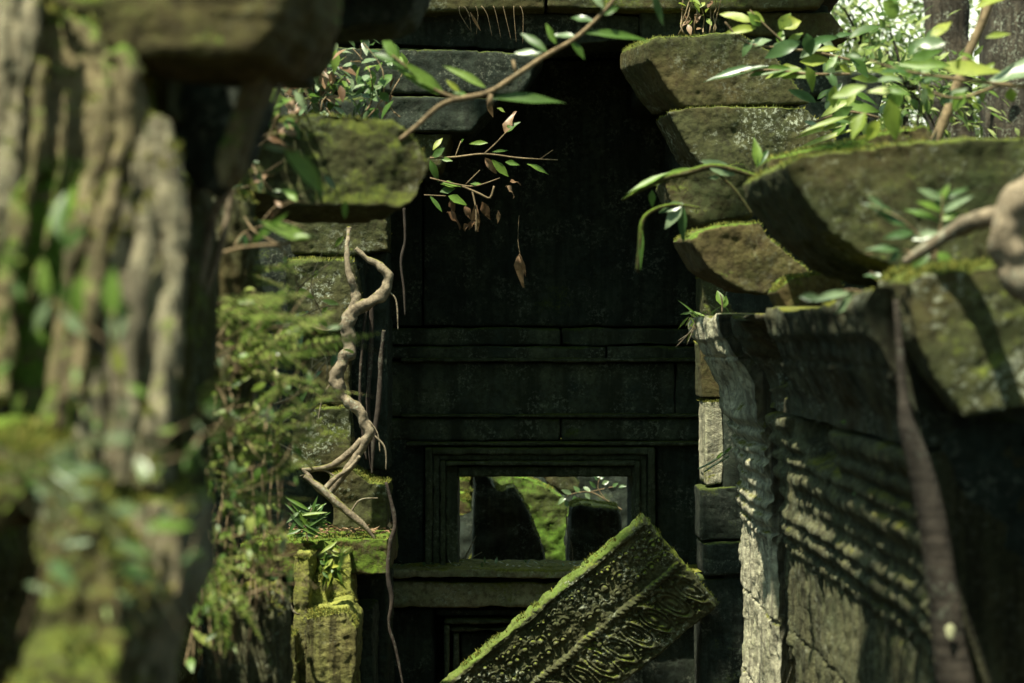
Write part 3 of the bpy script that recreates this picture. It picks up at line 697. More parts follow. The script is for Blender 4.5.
stone('ledge_stone', 'broad mossy ledge stone strewn with dead leaves', 'stone block', [(240, 544), (300, 541), (388, 538), (388, 574), (300, 577), (240, 577)], 8.35, .7, 'greenmoss', GS, **kk)
stone('ledge_stone', 'dark green course stone with thin lit rim under the leafy ledge', 'stone block', [(352, 578), (388, 578), (388, 720), (378, 720), (376, 610), (352, 606)], 8.9, .4, 'dark', GS, **kk)
stone('ledge_stone', 'upright narrow stone with rubble top and green right edge at the bottom', 'stone block', [(352, 608), (373, 608), (375, 720), (352, 720)], 8.6, .3, 'dark', GS, **kk)
GY = 'bright moss-covered pillar stones'
gy = dict(vox=.006, amp=.010, freq=8, smooth=2, gamp=.005, gfreq=(26, 26, 1.6))
stone('mossy_pillar', 'tall yellow-green fluted pillar stone under the leafy ledge', 'stone block', [(322, 552), (350, 549), (352, 600), (356, 720), (322, 720)], 8.3, .3, 'yellowmoss', GY, **gy)
stone('mossy_pillar', 'squared yellow-mossed stub with the brightest flat top', 'stone block', [(306, 618), (322, 614), (346, 612), (356, 628), (357, 668), (350, 690), (330, 700), (306, 690)], 8.0, .30, 'yellowmoss', GY, dz=.03, **gy)
stone('mossy_pillar', 'slim mossy upright left of the brightest flat-topped stub', 'stone block', [(294, 556), (309, 558), (309, 600), (308, 720), (292, 720)], 8.12, .3, 'yellowmoss', GY, **gy)
stone('mossy_pillar', 'low mossy step stone above the brightest flat-topped stub', 'stone block', [(308, 582), (326, 580), (328, 626), (308, 626)], 8.2, .3, 'yellowmoss', GY, dz=.02, **gy)
stone('mossy_pillar', 'mossy footing block at the bottom edge beneath the brightest stub', 'stone block', [(314, 698), (340, 694), (352, 700), (352, 760), (300, 760)], 8.05, .3, 'yellowmoss', GY, **gy)
stone('mossy_pillar', 'short broken post with dead top left of the mossy pillar', 'stone block', [(274, 637), (295, 636), (298, 720), (272, 720)], 8.0, .25, 'yellowmoss', GY, **gy)
note('left mid')

# ================================================================== ROOTS AND VINES
m = MB()
ptube(m, [(349, 228, 2.5, .1), (347, 262, 2.8), (356, 298, 4.2), (352, 312, 7.5), (347, 326, 6.4), (350, 348, 7.2), (342, 362, 6.2), (337, 378, 7.2), (343, 396, 5.6), (356, 408, 6.2), (364, 422, 5), (368, 434, 5.6), (361, 448, 4), (354, 460, 4.5), (340, 480, 4), (325, 494, 3), (304, 470, 2.5)], 8.5, sides=14, step=.008, knob=.5, nf=22)
ptube(m, [(350, 316, 6), (362, 306, 6), (374, 300, 6), (385, 290, 5.5), (388, 276, 5), (378, 264, 4), (366, 258, 3), (356, 248, 2)], 8.5, sides=12, step=.008, knob=.5, nf=22)
ptube(m, [(362, 440, 4), (350, 452, 3.5), (330, 466, 3), (302, 470, 2)], 8.5, sides=10, step=.012, knob=.2)
ptube(m, [(304, 476, 2), (318, 486, 3.5), (334, 500, 4.2), (350, 514, 4), (366, 528, 3), (376, 540, 1.5)], 8.4, sides=10, step=.012, knob=.25)
ptube(m, [(322, 492, 3), (336, 478, 2.5), (350, 468, 2.2), (360, 456, 2)], 8.42, sides=8, step=.012, knob=.2)
tag(m.build('twisted_root', M['root']), 'thick pale snaking tree root climbing the stacked stones', 'root')
GV = 'hanging roots against the stacked stones'
for i, (lab, pts, Y) in enumerate([
    ('reddish straight root hanging right of the snaking root', [(384, 330, 2), (381, 360, 2.6), (379, 400, 2.8), (374, 440, 2.4), (372, 474, 1)], 8.8),
    ('dark root hanging close behind the snaking root', [(372, 300, 2.5), (371, 350, 2.5), (368, 400, 2.5), (370, 440, 2.8), (371, 470, 1)], 8.9),
    ('thin dark root running down beside the pale root bend', [(366, 310, 1.5), (362, 350, 1.5), (360, 400, 1.5), (366, 460, 1.5)], 8.85),
    ('slender brown root dangling alone below the projecting beam stone', [(404, 208, 1.6), (405, 240, 1.4), (401, 262, 1.4), (404, 290, 1.2), (405, 316, .6)], 8.8),
    ('crooked root crossing the edge of the leafy ledge', [(386, 482, 1.5), (392, 505, 2), (395, 525, 2.2), (390, 545, 2.2), (388, 575, 2.4), (392, 600, 2.6), (389, 625, 1.6), (396, 650, 1.5), (404, 690, 1)], 8.3)]):
    m = MB(); ptube(m, pts, Y, sides=7, step=.015, knob=.3); tag(m.build('hanging_root', M['darkvine']), lab, 'root', GV)
m = MB()
ptube(m, [(168, 360, 4, -.1), (182, 325, 5.5), (196, 290, 6), (206, 250, 5.5), (214, 215, 5), (230, 185, 6), (248, 160, 5), (262, 130, 4.5), (276, 100, 3.5), (290, 60, 3)], 4.2, sides=10, step=.012, knob=.3)
ptube(m, [(186, 345, 3.5), (202, 300, 4.5), (216, 262, 4.5), (226, 225, 4), (232, 190, 4)], 4.25, sides=8, step=.012, knob=.25)
tag(m.build('woody_vine', M['root']), 'pale woody vine twisting up the left wall to the black overhang', 'vine')
m = MB(); ptube(m, [(236, 480, 2), (244, 430, 2.5), (256, 385, 2.5), (262, 340, 2), (246, 290, 2)], 5.3, sides=7, knob=.3)
tag(m.build('woody_vine', M['root']), 'brown vine stem standing among the ferns', 'vine')
m = MB(); ptube(m, [(272, 680, 1), (273, 600, 1.2), (276, 585, 1.3), (288, 590, 1.6), (290, 604, 1.6), (294, 612, 1.2), (300, 614, 1)], 7.9, sides=7, knob=.2)
tag(m.build('curled_vine', M['root']), 'thin curled tendril looping beside the mossy pillar', 'vine')
m = MB()
ptube(m, [(1110, 130, 13), (1050, 172, 14), (1022, 200, 16), (1006, 224, 17), (1010, 258, 16), (1020, 285, 15), (1060, 310, 14)], 4.15, sides=16, step=.01, knob=.5, nf=16)
ptube(m, [(1010, 214, 10), (985, 218, 9), (960, 228, 10, .1), (930, 246, 7, .15), (905, 262, 4, .2)], 4.2, sides=14, step=.012, knob=.3, nf=12)
tag(m.build('thick_root', M['root']), 'knobbly thick pink-brown root gripping the blocks at right frame edge', 'root')
sp = empty('sapling_trunk', P(966, 700, 4.4), 'slim brown bare sapling trunk with a pale lichen spot, right foreground', 'tree')
m = MB(); ptube(m, [(972, 760, 22), (953, 670, 18), (944, 595, 16), (932, 520, 14), (918, 460, 11), (907, 425, 8), (903, 395, 5), (900, 350, 4), (896, 300, 3)], 4.4, sides=18, step=.015, knob=.12, nf=9)
m.build('trunk', M['trunk'], sp)
m = MB(); c = P(951, 632, 4.345); vs = [c]; 
for k in range(14):
    a = k/14*6.283; vs.append(c+Vector((.011*math.cos(a)*(1+.2*math.sin(3*a)), .004+.004*abs(math.cos(a)), .018*math.sin(a))))
m.add(vs, [(0, 1+k, 1+(k+1) % 14) for k in range(14)]); m.build('lichen_patch', M['lichenspot'], sp)
note('roots')

# ================================================================== BRANCHES AND LEAVES
sprig('leafy_branch', 'slanting bare branch with long glossy leaves crossing above the dark vault', 'branch',
      [[(400, 140, 2.6), (418, 125, 2.8), (445, 103, 3), (487, 93, 3.2), (512, 78, 2.8), (545, 56, 2.6), (578, 36, 2.3), (612, 2, 2), (630, -30, 1.8)], [(487, 93, 2.4), (460, 98, 2.2), (440, 92, 1.8), (425, 82, 1.5), (392, 55, 1)], [(516, 74, 1.6), (513, 60, 1.5)], [(490, 94, 3), (490, 106, 3)]],
      [(444, 93, 405, 62, 11), (440, 95, 402, 73, 9), (470, 99, 452, 92, 9), (486, 88, 446, 64, 9), (486, 98, 562, 97, 13), (460, 92, 447, 80, 6, 0, 'yellowleaf'), (547, 52, 522, 30, 10), (543, 52, 515, 52, 8, 0, 'leafpale'), (556, 44, 546, 24, 7), (575, 36, 552, 34, 8, 0, 'leafpale'), (570, 40, 585, 58, 9), (580, 33, 648, 32, 9), (594, 22, 572, 14, 9, 0, 'leafpale'), (600, 14, 618, 6, 10), (604, 10, 592, -8, 9, 0, 'leafpale'), (420, 80, 392, 62, 9), (410, 70, 376, 48, 12), (400, 62, 380, 34, 11), (652, -10, 664, 24, 8, 0, 'leafpale')], 5.6)
tw = [(430, 158, 1.1), (455, 157, 1), (485, 154, .9), (520, 158, .8), (558, 160, .5)]
sprig('dry_twig', 'delicate twig with small green leaves and withered brown clusters against the dark vault', 'branch',
      [tw, [(484, 154, .8), (496, 143, .7), (508, 130, .5)], [(430, 178, .8), (455, 184, .8), (475, 186, .8), (500, 178, .4)], [(466, 184, .6), (480, 170, .4)], [(424, 195, .7), (446, 196, .5)], [(455, 157, .6), (461, 141, .5)], [(540, 159, .4), (553, 150, .3)], [(462, 186, 1), (480, 194, 1.1), (490, 198, 1.2), (494, 186, 1)], [(476, 232, 1), (476, 210, 1), (472, 190, .8)]],
      [(492, 160, 508, 176, 9), (485, 158, 496, 172, 8, 0, 'dry'), (527, 164, 549, 171, 7), (505, 162, 519, 165, 6), (488, 143, 469, 142, 5), (430, 160, 438, 180, 8), (433, 150, 441, 137, 6, 0, 'yellowleaf'), (432, 158, 444, 148, 8), (440, 158, 452, 161, 5), (492, 152, 508, 149, 3), (461, 143, 463, 139, 4), (430, 196, 442, 211, 5), (440, 184, 460, 185, 9), (440, 192, 455, 188, 8), (448, 196, 466, 204, 10), (505, 133, 518, 121, 8), (505, 134, 510, 112, 9, 0, 'dry'), (470, 184, 482, 183, 5), (510, 182, 520, 178, 5, 0, 'dry'), (506, 186, 518, 192, 6, 0, 'dry'), (450, 200, 456, 210, 8, 0, 'dry'), (447, 212, 465, 220, 8, 0, 'dry'), (476, 205, 474, 230, 9, 0, 'dry'), (482, 202, 487, 216, 9, 0, 'dry'), (465, 206, 470, 216, 7, 0, 'dry'), (468, 224, 461, 230, 6, 0, 'dry'), (498, 210, 500, 222, 4, 0, 'dry'), (476, 220, 466, 228, 6, 0, 'dry'), (497, 108, 505, 112, 5), (488, 100, 492, 116, 6, 0, 'dry')], 8.4)
sprig('dead_leaf', 'single curled brown dead leaf hanging by a thread in the dark vault', 'leaf',
      [[(519, 215, .25), (518, 240, .25), (520, 254, .4)]], [(520, 252, 518, 286, 10, 0, 'dry'), (519, 256, 526, 272, 5, 0, 'dry')], 8.5)
# arching stems on the right
sprig('arching_stem', 'mossy stem arching left over the void with white-green leaves', 'branch',
      [[(760, 178, 2.5), (735, 170, 3), (712, 166, 3.2), (690, 172, 3.5), (665, 178, 3), (640, 190, 2.2), (622, 200, 1)], [(712, 168, 1.5), (735, 190, 1.5), (752, 214, 1.2)], [(700, 208, 1), (680, 205, 1.5), (665, 206, 1.8), (650, 212, 2), (642, 222, 2.4), (640, 245, 2.6), (637, 272, 2)], [(672, 175, 1), (680, 192, 1)]],
      [(735, 175, 704, 160, 14, 0, 'leafpale'), (720, 178, 709, 177, 6, 0, 'leafpale'), (690, 168, 650, 182, 9), (670, 172, 628, 192, 8), (684, 204, 660, 210, 11, 0, 'leafpale'), (682, 202, 666, 228, 13, 0, 'leafpale'), (684, 206, 680, 240, 10, 0, 'leafpale'), (652, 190, 652, 206, 7), (757, 168, 757, 138, 11), (757, 166, 768, 150, 8, 0, 'leafpale'), (642, 225, 640, 268, 6)], 6.3, sm='greenmoss')
GB = 'leafy shrubs growing over the broken right wall'
def rand_leaves(px0, px1, py0, py1, n, L0, L1, mats, ang=(0, 6.28)):
    o = []
    for i in range(n):
        x = U(px0, px1); y = U(py0, py1); a = U(*ang); L = U(L0, L1)
        o.append((x, y, x+L*math.cos(a), y+L*math.sin(a)*.7, L*U(.28, .42), U(-.25, .25), random.choice(mats)))
    return o
sprig('leafy_shrub', 'yellow-green leaved shoot in front of the large trapezoid corbel stone', 'plant',
      [[(850, 60, 1.4), (815, 52, 1.4), (780, 48, 1.3), (745, 42, 1), (725, 22, .8)], [(790, 48, 1), (765, 25, .8), (750, 10, .6)], [(850, 74, 1.5), (810, 74, 1.5), (768, 70, 1.4), (740, 72, 1)]],
      [(752, 22, 722, 10, 12, 0, 'yellowleaf'), (756, 28, 728, 30, 10, 0, 'yellowleaf'), (764, 22, 748, 12, 10, 0, 'yellowleaf'), (760, 26, 750, 14, 11), (782, 28, 800, 20, 17, 0, 'yellowleaf'), (780, 30, 790, 14, 14, 0, 'yellowleaf'), (772, 40, 745, 44, 12, 0, 'leafpale'), (778, 44, 783, 30, 9), (786, 46, 802, 30, 9, 0, 'yellowleaf'), (778, 42, 775, 54, 10, 0, 'leafpale'), (752, 40, 742, 54, 9, 0, 'leafpale'), (800, 58, 824, 36, 12, 0, 'leafpale'), (800, 62, 828, 60, 14, 0, 'yellowleaf'), (768, 66, 706, 78, 12, 0, 'leafpale'), (790, 68, 752, 72, 10), (800, 70, 770, 74, 12), (820, 74, 786, 72, 12, 0, 'yellowleaf'), (850, 116, 802, 128, 7, 0, 'yellowleaf')]
      + rand_leaves(800, 860, 30, 90, 16, 18, 40, ['leaf', 'yellowleaf', 'leafpale']), 6.8, group=GB)
sprig('leafy_shrub', 'spray of blurred bright leaves crossing in front of the two big trunks', 'plant',
      [[(1060, 90, 2), (1000, 84, 2), (950, 78, 1.8), (900, 70, 1.5), (870, 60, 1)], [(1000, 84, 1.6), (960, 98, 1.4), (930, 92, 1.2)]],
      [(1060, 64, 985, 76, 26, 0, 'leafpale'), (1000, 72, 934, 64, 18, 0, 'yellowleaf'), (950, 66, 900, 62, 14), (975, 10, 1012, -12, 14, 0, 'yellowleaf'), (985, 38, 1010, 32, 7, 0, 'yellowleaf'), (930, 40, 950, 18, 12, 0, 'yellowleaf'), (1010, 88, 1012, 102, 12, 0, 'yellowleaf'), (890, 98, 895, 138, 20, 0, 'yellowleaf'), (880, 120, 866, 140, 14, 0, 'yellowleaf'), (965, 92, 952, 108, 16), (890, 5, 902, -20, 24), (895, 20, 885, 0, 20)]
      + rand_leaves(850, 990, 30, 120, 26, 16, 42, ['leaf', 'leaf', 'yellowleaf', 'leafpale']), 5.6, group=GB)
sprig('leafy_shrub', 'low arching leaves along the mossy wedge slab', 'plant',
      [[(880, 118, 1.4), (850, 112, 1.4), (820, 120, 1.2), (800, 130, 1)]],
      [(880, 112, 830, 98, 12), (870, 116, 800, 130, 9, 0, 'yellowleaf'), (850, 100, 822, 112, 9, 0, 'fern'), (846, 124, 832, 136, 12, 0, 'leaf'), (860, 128, 790, 145, 6, 0, 'yellowleaf'), (852, 92, 880, 100, 8), (840, 95, 826, 118, 8)] + rand_leaves(815, 880, 82, 130, 16, 14, 32, ['leaf', 'leafpale', 'fern']), 7.2, group=GB)
sprig('seedling', 'star-shaped bright seedling on the ledge before the huge cornice block', 'plant',
      [[(934, 262, 1.6), (938, 245, 1.5), (942, 215, 1.3), (942, 195, 1)], [(936, 255, 1.2), (905, 222, 1), (870, 204, .7)], [(935, 258, 1), (900, 250, .8), (866, 254, .6)]],
      [(942, 212, 920, 200, 9), (942, 212, 972, 196, 9, 0, 'leafpale'), (942, 200, 920, 188, 9, 0, 'leafpale'), (942, 200, 948, 184, 8), (942, 200, 968, 186, 7, 0, 'leafpale'), (940, 222, 908, 206, 9), (940, 220, 958, 212, 10), (940, 216, 938, 190, 9), (938, 232, 912, 238, 10, 0, 'leafpale'), (938, 230, 970, 216, 10), (910, 226, 876, 212, 10, 0, 'leafpale'), (895, 216, 866, 200, 9, 0, 'leafpale'), (884, 208, 870, 196, 7, 0, 'leafpale'), (914, 232, 886, 236, 10, 0, 'leafpale'), (902, 250, 868, 246, 9, 0, 'leafpale'), (900, 250, 890, 262, 8, 0, 'leafpale'), (936, 252, 955, 268, 12), (930, 250, 912, 268, 13), (934, 244, 950, 238, 9, 0, 'leafpale')], 4.6, lm='leaf')
sprig('seedling', 'pale five-leaved seedling drooping over the small round-topped block', 'plant',
      [[(905, 300, 1.3), (880, 296, 1.1), (850, 290, 1), (825, 296, .8)], [(885, 296, 1), (880, 280, .8), (870, 272, .7)]],
      [(850, 292, 812, 300, 10, 0, 'leafpale'), (856, 292, 838, 312, 11, 0, 'leafpale'), (862, 292, 872, 314, 11, 0, 'leafpale'), (870, 292, 896, 304, 12, 0, 'leafpale'), (850, 292, 858, 306, 8), (884, 280, 866, 272, 9, 0, 'leafpale'), (884, 282, 896, 268, 9), (882, 286, 900, 294, 10, 0, 'leafpale'), (820, 298, 800, 296, 9, 0, 'leafpale')], 4.9, lm='leaf')
sprig('seedling', 'upright green leaf and blades at the head of the jamb stones', 'plant',
      [[(722, 314, .8), (722, 300, .8), (720, 294, .6)]], [(722, 306, 718, 290, 9), (724, 308, 726, 296, 7), (700, 318, 680, 300, 2), (705, 316, 690, 310, 3)], 8.5)
sprig('thin_climber', 'thin climber hanging over the dark wall below the seedlings, one bright leaf', 'vine',
      [[(878, 350, .8), (879, 380, .8), (874, 405, .7), (868, 430, .5)], [(900, 320, 1.4), (888, 355, 1.4), (884, 395, 1)]],
      [(840, 422, 860, 422, 6), (878, 456, 894, 450, 6, 0, 'leafpale'), (862, 366, 878, 378, 9, 0, 'leafpale'), (866, 360, 880, 352, 8, 0, 'dry'), (852, 496, 862, 486, 5, 0, 'leafpale')], 5.6)
sprig('grass_tuft', 'two pale green needle twigs crossing the pale jamb stone', 'grass',
      [[(727, 452, 1), (712, 462, 1), (698, 469, .8)], [(729, 456, 1), (716, 464, 1), (704, 472, .8)]], [(722, 456, 732, 446, 3), (716, 460, 722, 452, 3)], 8.6, sm='fernpale')
sl_ = empty('leaning_pole', P(940, 135, 5.9), 'thin tan pole-like stem leaning in front of the big trunks', 'tree')
m = MB(); ptube(m, [(934, 145, 5.5), (950, 105, 5), (968, 55, 4.8), (985, 15, 4.5), (1004, -40, 4)], 5.9, sides=10, knob=.08)
m.build('trunk', M['twig'], sl_)
for o in [o for o in list(COL.objects) if o.type == 'MESH' and o.parent is None and o.get('category') in ('stone block', 'slab', 'carved stone')]:
    y = o.location.y
    if o.data.materials[0].name in ('shade_dark_sandstone',) : continue
    fuzz(o, 1400 if y < 4 else 2600, .016 if y < 5 else .012, .85 if o.get('category') == 'carved stone' else .45)
note('fuzz')
# small herbs on ledges
sprig('herb', 'small bright weed spilling down over the mossy pillar', 'plant', [[(330, 545, .8), (334, 560, .8), (332, 580, .5)]], [(U(320, 345), U(540, 572), U(316, 350), U(545, 590), 4, 0, random.choice(['leaf', 'yellowleaf'])) for i in range(45)], 8.1)
sprig('herb', 'dark green narrow-leaved weed on the leafy ledge by the root', 'plant', [[(308, 542, .8), (306, 525, .7), (312, 508, .5)]], [(306+U(-8, 8), 530+U(-22, 8), 306+U(-22, 24), 522+U(-26, 14), 4, 0, random.choice(['leaf', 'leaf', 'leafpale'])) for i in range(40)], 8.3)
# fallen leaves on ledge
lt = MB()
for i in range(170):
    b = P(U(282, 388), 538, 8.4)+Vector((0, U(0, .45), U(.012, .022))); leaf(lt, b, Vector((U(-1, 1), U(-1, 1), U(-.1, .2))), Vector((0, 0, 1)), U(.02, .05), U(.012, .024), curl=U(-.3, .3))
tag(lt.build('leaf_litter', M['dry']), 'dead brown leaves scattered on the mossy ledge', 'leaves', kind='stuff')
lt = MB()
for i in range(60):
    b = Vector((U(-.62, .5), U(9.7, 9.95), wpz(570, 9.72)+.012)); leaf(lt, b, Vector((U(-1, 1), U(-1, 1), U(-.1, .5))), Vector((0, 0, 1)), U(.012, .04), U(.008, .02), curl=U(-.3, .3))
tag(lt.build('leaf_litter', M['leafpale']), 'tiny leaves and sprouts scattered on the window sill', 'leaves', kind='stuff')

# ivy shrub top left
def px_bush(name, label, cat, x0, x1, y0, y1, Y, n, L, mats, depth=.2, group=None, stems=14, down=.4):
    root = empty(name, P((x0+x1)/2, y1, Y), label, cat, group); st = MB(); ms = {}
    an = []
    for i in range(stems):
        x = U(x0, x1); pts = []; y = y1+5
        for k in range(5):
            pts.append((P(x, y, Y+U(-depth, depth)*.6), (1.0-.16*k)/F*Y)); x += U(-16, 16)*(x1-x0)/120; y -= (y1-y0)/4.4*U(.6, 1.2)
        tube(st, pts, sides=5, step=.04); an += [p[0] for p in pts]
    st.build('stem', M['twig'], root)
    for i in range(n):
        p = P(U(x0, x1), U(y0, y1), Y+U(-depth, depth)); a = random.choice(an)
        if R() < .7: p = a+(p-a)*.35
        leaf(ms.setdefault(random.choice(mats), MB()), p, rv()+Vector((0, -.2, -down)), Vector((U(-.5, .5), -.6, 1)), L*U(.6, 1.3), L*U(.35, .55), curl=U(0, .3))
    for k, b in ms.items(): b.build('foliage', M[k], root)
    return root
px_bush('ivy_shrub', 'leafy creeper growing on top of the projecting beam stone', 'plant', 280, 400, 34, 112, 7.6, 210, .075, ['leaf', 'leafpale', 'leafpale', 'leaf', 'dry'])
px_bush('ivy_shrub', 'tangle of dry creeper behind the narrow pale broken edge stone', 'plant', 215, 300, 70, 125, 5.6, 80, .06, ['leafpale', 'dry', 'leaf'])
px_bush('grass_tuft', 'wispy roots and grass hanging above the trapezoid corbel stone', 'grass', 676, 716, -20, 30, 8.8, 30, .05, ['yellowleaf', 'dry'], depth=.06, stems=10)
note('sprigs')

# FERNS, left mid
GF = 'ferns growing out of the left wall'
def F3(base_px, base_py, Y, specs):
    return P(base_px, base_py, Y), [(d, L, dr) for d, L, dr in specs]
def fan(n, L, a0=-.5, a1=1.2, droop=.45, yy=-.5):
    o = []
    for i in range(n):
        a = U(a0, a1); o.append(((math.cos(a), U(yy-.3, yy+.4), math.sin(a)), L*U(.7, 1.15), droop*U(.6, 1.3)))
    return o
FL = [('bright fern fanning right across the snaking root', 226, 352, 5.3, 5, .36, -.18, .28, .12, 'fern', .07),
      ('fern with long horizontal fronds below the projecting beam stone', 215, 325, 5.3, 4, .36, -.05, .4, .18, 'fern', .075),
      ('yellow-green fern spreading over the stacked stones', 226, 410, 5.5, 4, .36, -.25, .5, .2, 'fern', .07),
      ('dense fern clump midway down the left wall', 200, 400, 5.3, 4, .30, -.9, 1.2, .35, 'fern', .065),
      ('drooping fern above the bottom grooved grey stone', 195, 480, 5.2, 4, .30, -1.2, .8, .4, 'fern', .06),
      ('dark drooping fern low on the left wall', 200, 540, 4.8, 6, .26, -1.4, .3, .5, 'leaf', .05),
      ('feathery fern right of the woody vine stem', 250, 446, 5.6, 4, .28, -.4, .7, .3, 'fern', .055),
      ('small fern at the left end of the leafy ledge', 240, 500, 5.5, 5, .24, -.9, .9, .35, 'fern', .05),
      ('fern in the shade beneath the projecting beam stone', 240, 280, 5.3, 6, .28, -.3, .6, .3, 'fern', .055)]
for lab, x, y, Y, n, L, a0, a1, dr, mt, W in FL:
    fern('fern', lab, P(x, y, Y), fan(n, L, a0, a1, dr), mt, W, GF)
def hero(lab, base, Y, tips, W=.085, mat='fern'):
    b = P(base[0], base[1], Y); root = empty('fern', b, lab, 'fern', GF); mb = MB(); st = MB()
    for (tx, ty, dr) in tips:
        t = P(tx, ty, Y-U(0, .12)); L_ = (t-b).length; d = (t-b)/L_+Vector((0, 0, dr))
        frond(mb, st, b, d, L_, W*U(.85, 1.1), dr, 22)
    st.build('stem', M['twig'], root); mb.build('foliage', M[mat], root)
hero('bright fern whose longest frond crosses the root bend', (232, 372), 4.9, [(390, 330, .12), (352, 300, .15), (330, 385, .1), (300, 265, .2)])
hero('bright fern with three fronds over the stacked stones', (228, 440), 5.0, [(352, 388, .15), (356, 440, .1), (330, 470, .12), (310, 360, .2)])
hero('bright fern spreading above the leafy ledge', (222, 500), 5.1, [(330, 452, .15), (318, 500, .15), (300, 540, .1), (270, 420, .2)])
hero('bright fern arching under the projecting beam stone', (205, 320), 4.7, [(345, 322, .2), (320, 290, .2), (290, 345, .1)])
hero('large bright foreground fern sweeping right over the stacked stones', (205, 300), 4.5, [(372, 352, .18), (340, 400, .12), (300, 300, .2), (318, 430, .1)], W=.075)
hero('large bright foreground fern drooping toward the leafy ledge', (200, 450), 4.5, [(330, 420, .2), (322, 470, .15), (290, 520, .1), (262, 560, .1), (250, 400, .2)], W=.075)
GW = 'grassy climbers on the left wall'
px_bush('climber', 'tangled climber covering the left wall between the ferns', 'plant', 185, 290, 300, 600, 5.8, 130, .05, ['leaf', 'fern', 'leafpale', 'fern'], depth=.25, group=GW, stems=26, down=.6)
px_bush('climber', 'sparse climber in shade near the bottom of the left wall', 'plant', 150, 260, 470, 660, 5.0, 60, .05, ['leaf', 'leaf', 'fern'], depth=.2, group=GW, stems=12, down=.8)
GTG = 'thin stems tangled over the left wall'
def tangle(lab, x0, x1, y0, y1, Y, n, leaves, mats):
    stems = []; lv = []
    for i in range(n):
        x = U(x0, x1); y = U(y0, y1); a = U(-2.6, -.3); pts = []; r = U(.5, 1.3)
        for k in range(5):
            pts.append((x, y, r*(1-.15*k), U(-.15, .15))); x += math.cos(a)*U(12, 30); y += math.sin(a)*U(12, 30); a += U(-.5, .6)
        stems.append(pts)
        for q in range(leaves):
            p = random.choice(pts); aa = U(0, 6.28); l = U(8, 20); lv.append((p[0], p[1], p[0]+l*math.cos(aa), p[1]+l*math.sin(aa), l*U(.3, .5), p[3], random.choice(mats)))
    return sprig('tangled_climber', lab, 'climber', stems, lv, Y, group=GTG, sm='twig')
tangle('tangle of thin tan stems with small leaves among the ferns', 180, 280, 260, 470, 5.0, 24, 2, ['leaf', 'fern', 'leafpale'])
tangle('tangle of stems low on the left wall with drooping leaves', 175, 270, 430, 640, 4.9, 24, 3, ['leaf', 'fern', 'leafpale', 'leaf'])
tangle('few stems and pale leaves before the stacked stones', 250, 330, 300, 500, 7.0, 18, 2, ['fern', 'leafpale', 'yellowleaf'])
tangle('blurred stems and leaves climbing over the tall pale eroded stone', 90, 190, 420, 640, 2.75, 7, 5, ['leaf', 'fernpale', 'leafpale'])
tangle('stems and leaves at the head of the woody vine under the black overhang', 210, 290, 90, 260, 5.2, 14, 3, ['leafpale', 'leaf', 'dry'])
hero('bright fern hanging over the grooved grey stone', (215, 560), 4.9, [(290, 600, .2), (262, 640, .1), (160, 640, .2), (300, 560, .2), (225, 660, .0)])
hero('pale green fern leaning from the tall pale eroded stone', (178, 420), 4.2, [(262, 396, .2), (250, 450, .15), (240, 360, .2), (225, 500, .1)], W=.06)
sprig('seedling', 'large pale blurred leaves in front of the boulder in the bottom left corner', 'plant', [[(20, 640, 2), (50, 560, 2), (90, 500, 1.6), (120, 450, 1.2)]], rand_leaves(10, 150, 430, 590, 20, 20, 46, ['fernpale', 'leafpale', 'leaf', 'fernpale'], (-.3, 1.2)), 2.45)
sprig('seedling', 'bright blurred leaves across the feet of the pale fluted stones', 'plant', [[(60, 430, 2), (60, 360, 1.6), (70, 280, 1.2)]], rand_leaves(0, 130, 240, 420, 18, 14, 36, ['fern', 'leaf', 'fernpale', 'leaf'], (.5, 2.6)), 2.6)
sprig('rootlets', 'thin dead rootlets dangling from the facade edge above the slanting branch', 'root', [[(460+i*9-U(0, 6), 6, .5), (460+i*9, 14, .35), (463+i*9+U(-8, 8), 30+i*2, .2)] for i in range(8)], [(470, 12, 480, 30, 3, 0, 'dry')], 8.85)
for i, (a, b, c_) in enumerate([((352, 315), (330, 330), (312, 326)), ((343, 372), (325, 392), (318, 420)), ((356, 410), (376, 430), (380, 452)), ((364, 428), (384, 446), (386, 470)), ((340, 480), (322, 470), (300, 476)), ((350, 514), (360, 500), (378, 498)), ((385, 290), (396, 300), (398, 330))]):
    m = MB(); ptube(m, [(a[0], a[1], 1.3), (b[0], b[1], 1.0), (c_[0], c_[1], .4)], 8.5, sides=6, step=.01, knob=.4, nf=25)
    tag(m.build('side_root', M['root']), ['thin root leaving the root knot to the left', 'thin root hanging left of the lower root bend', 'thin root right of the root bend at mid height', 'short root creeping right above the wedge-cut stone', 'thin root reaching left above the leafy ledge', 'thin root crossing the wedge-cut stone', 'thin root dropping right of the upper root loop'][i], 'root', 'thin side roots around the snaking root')
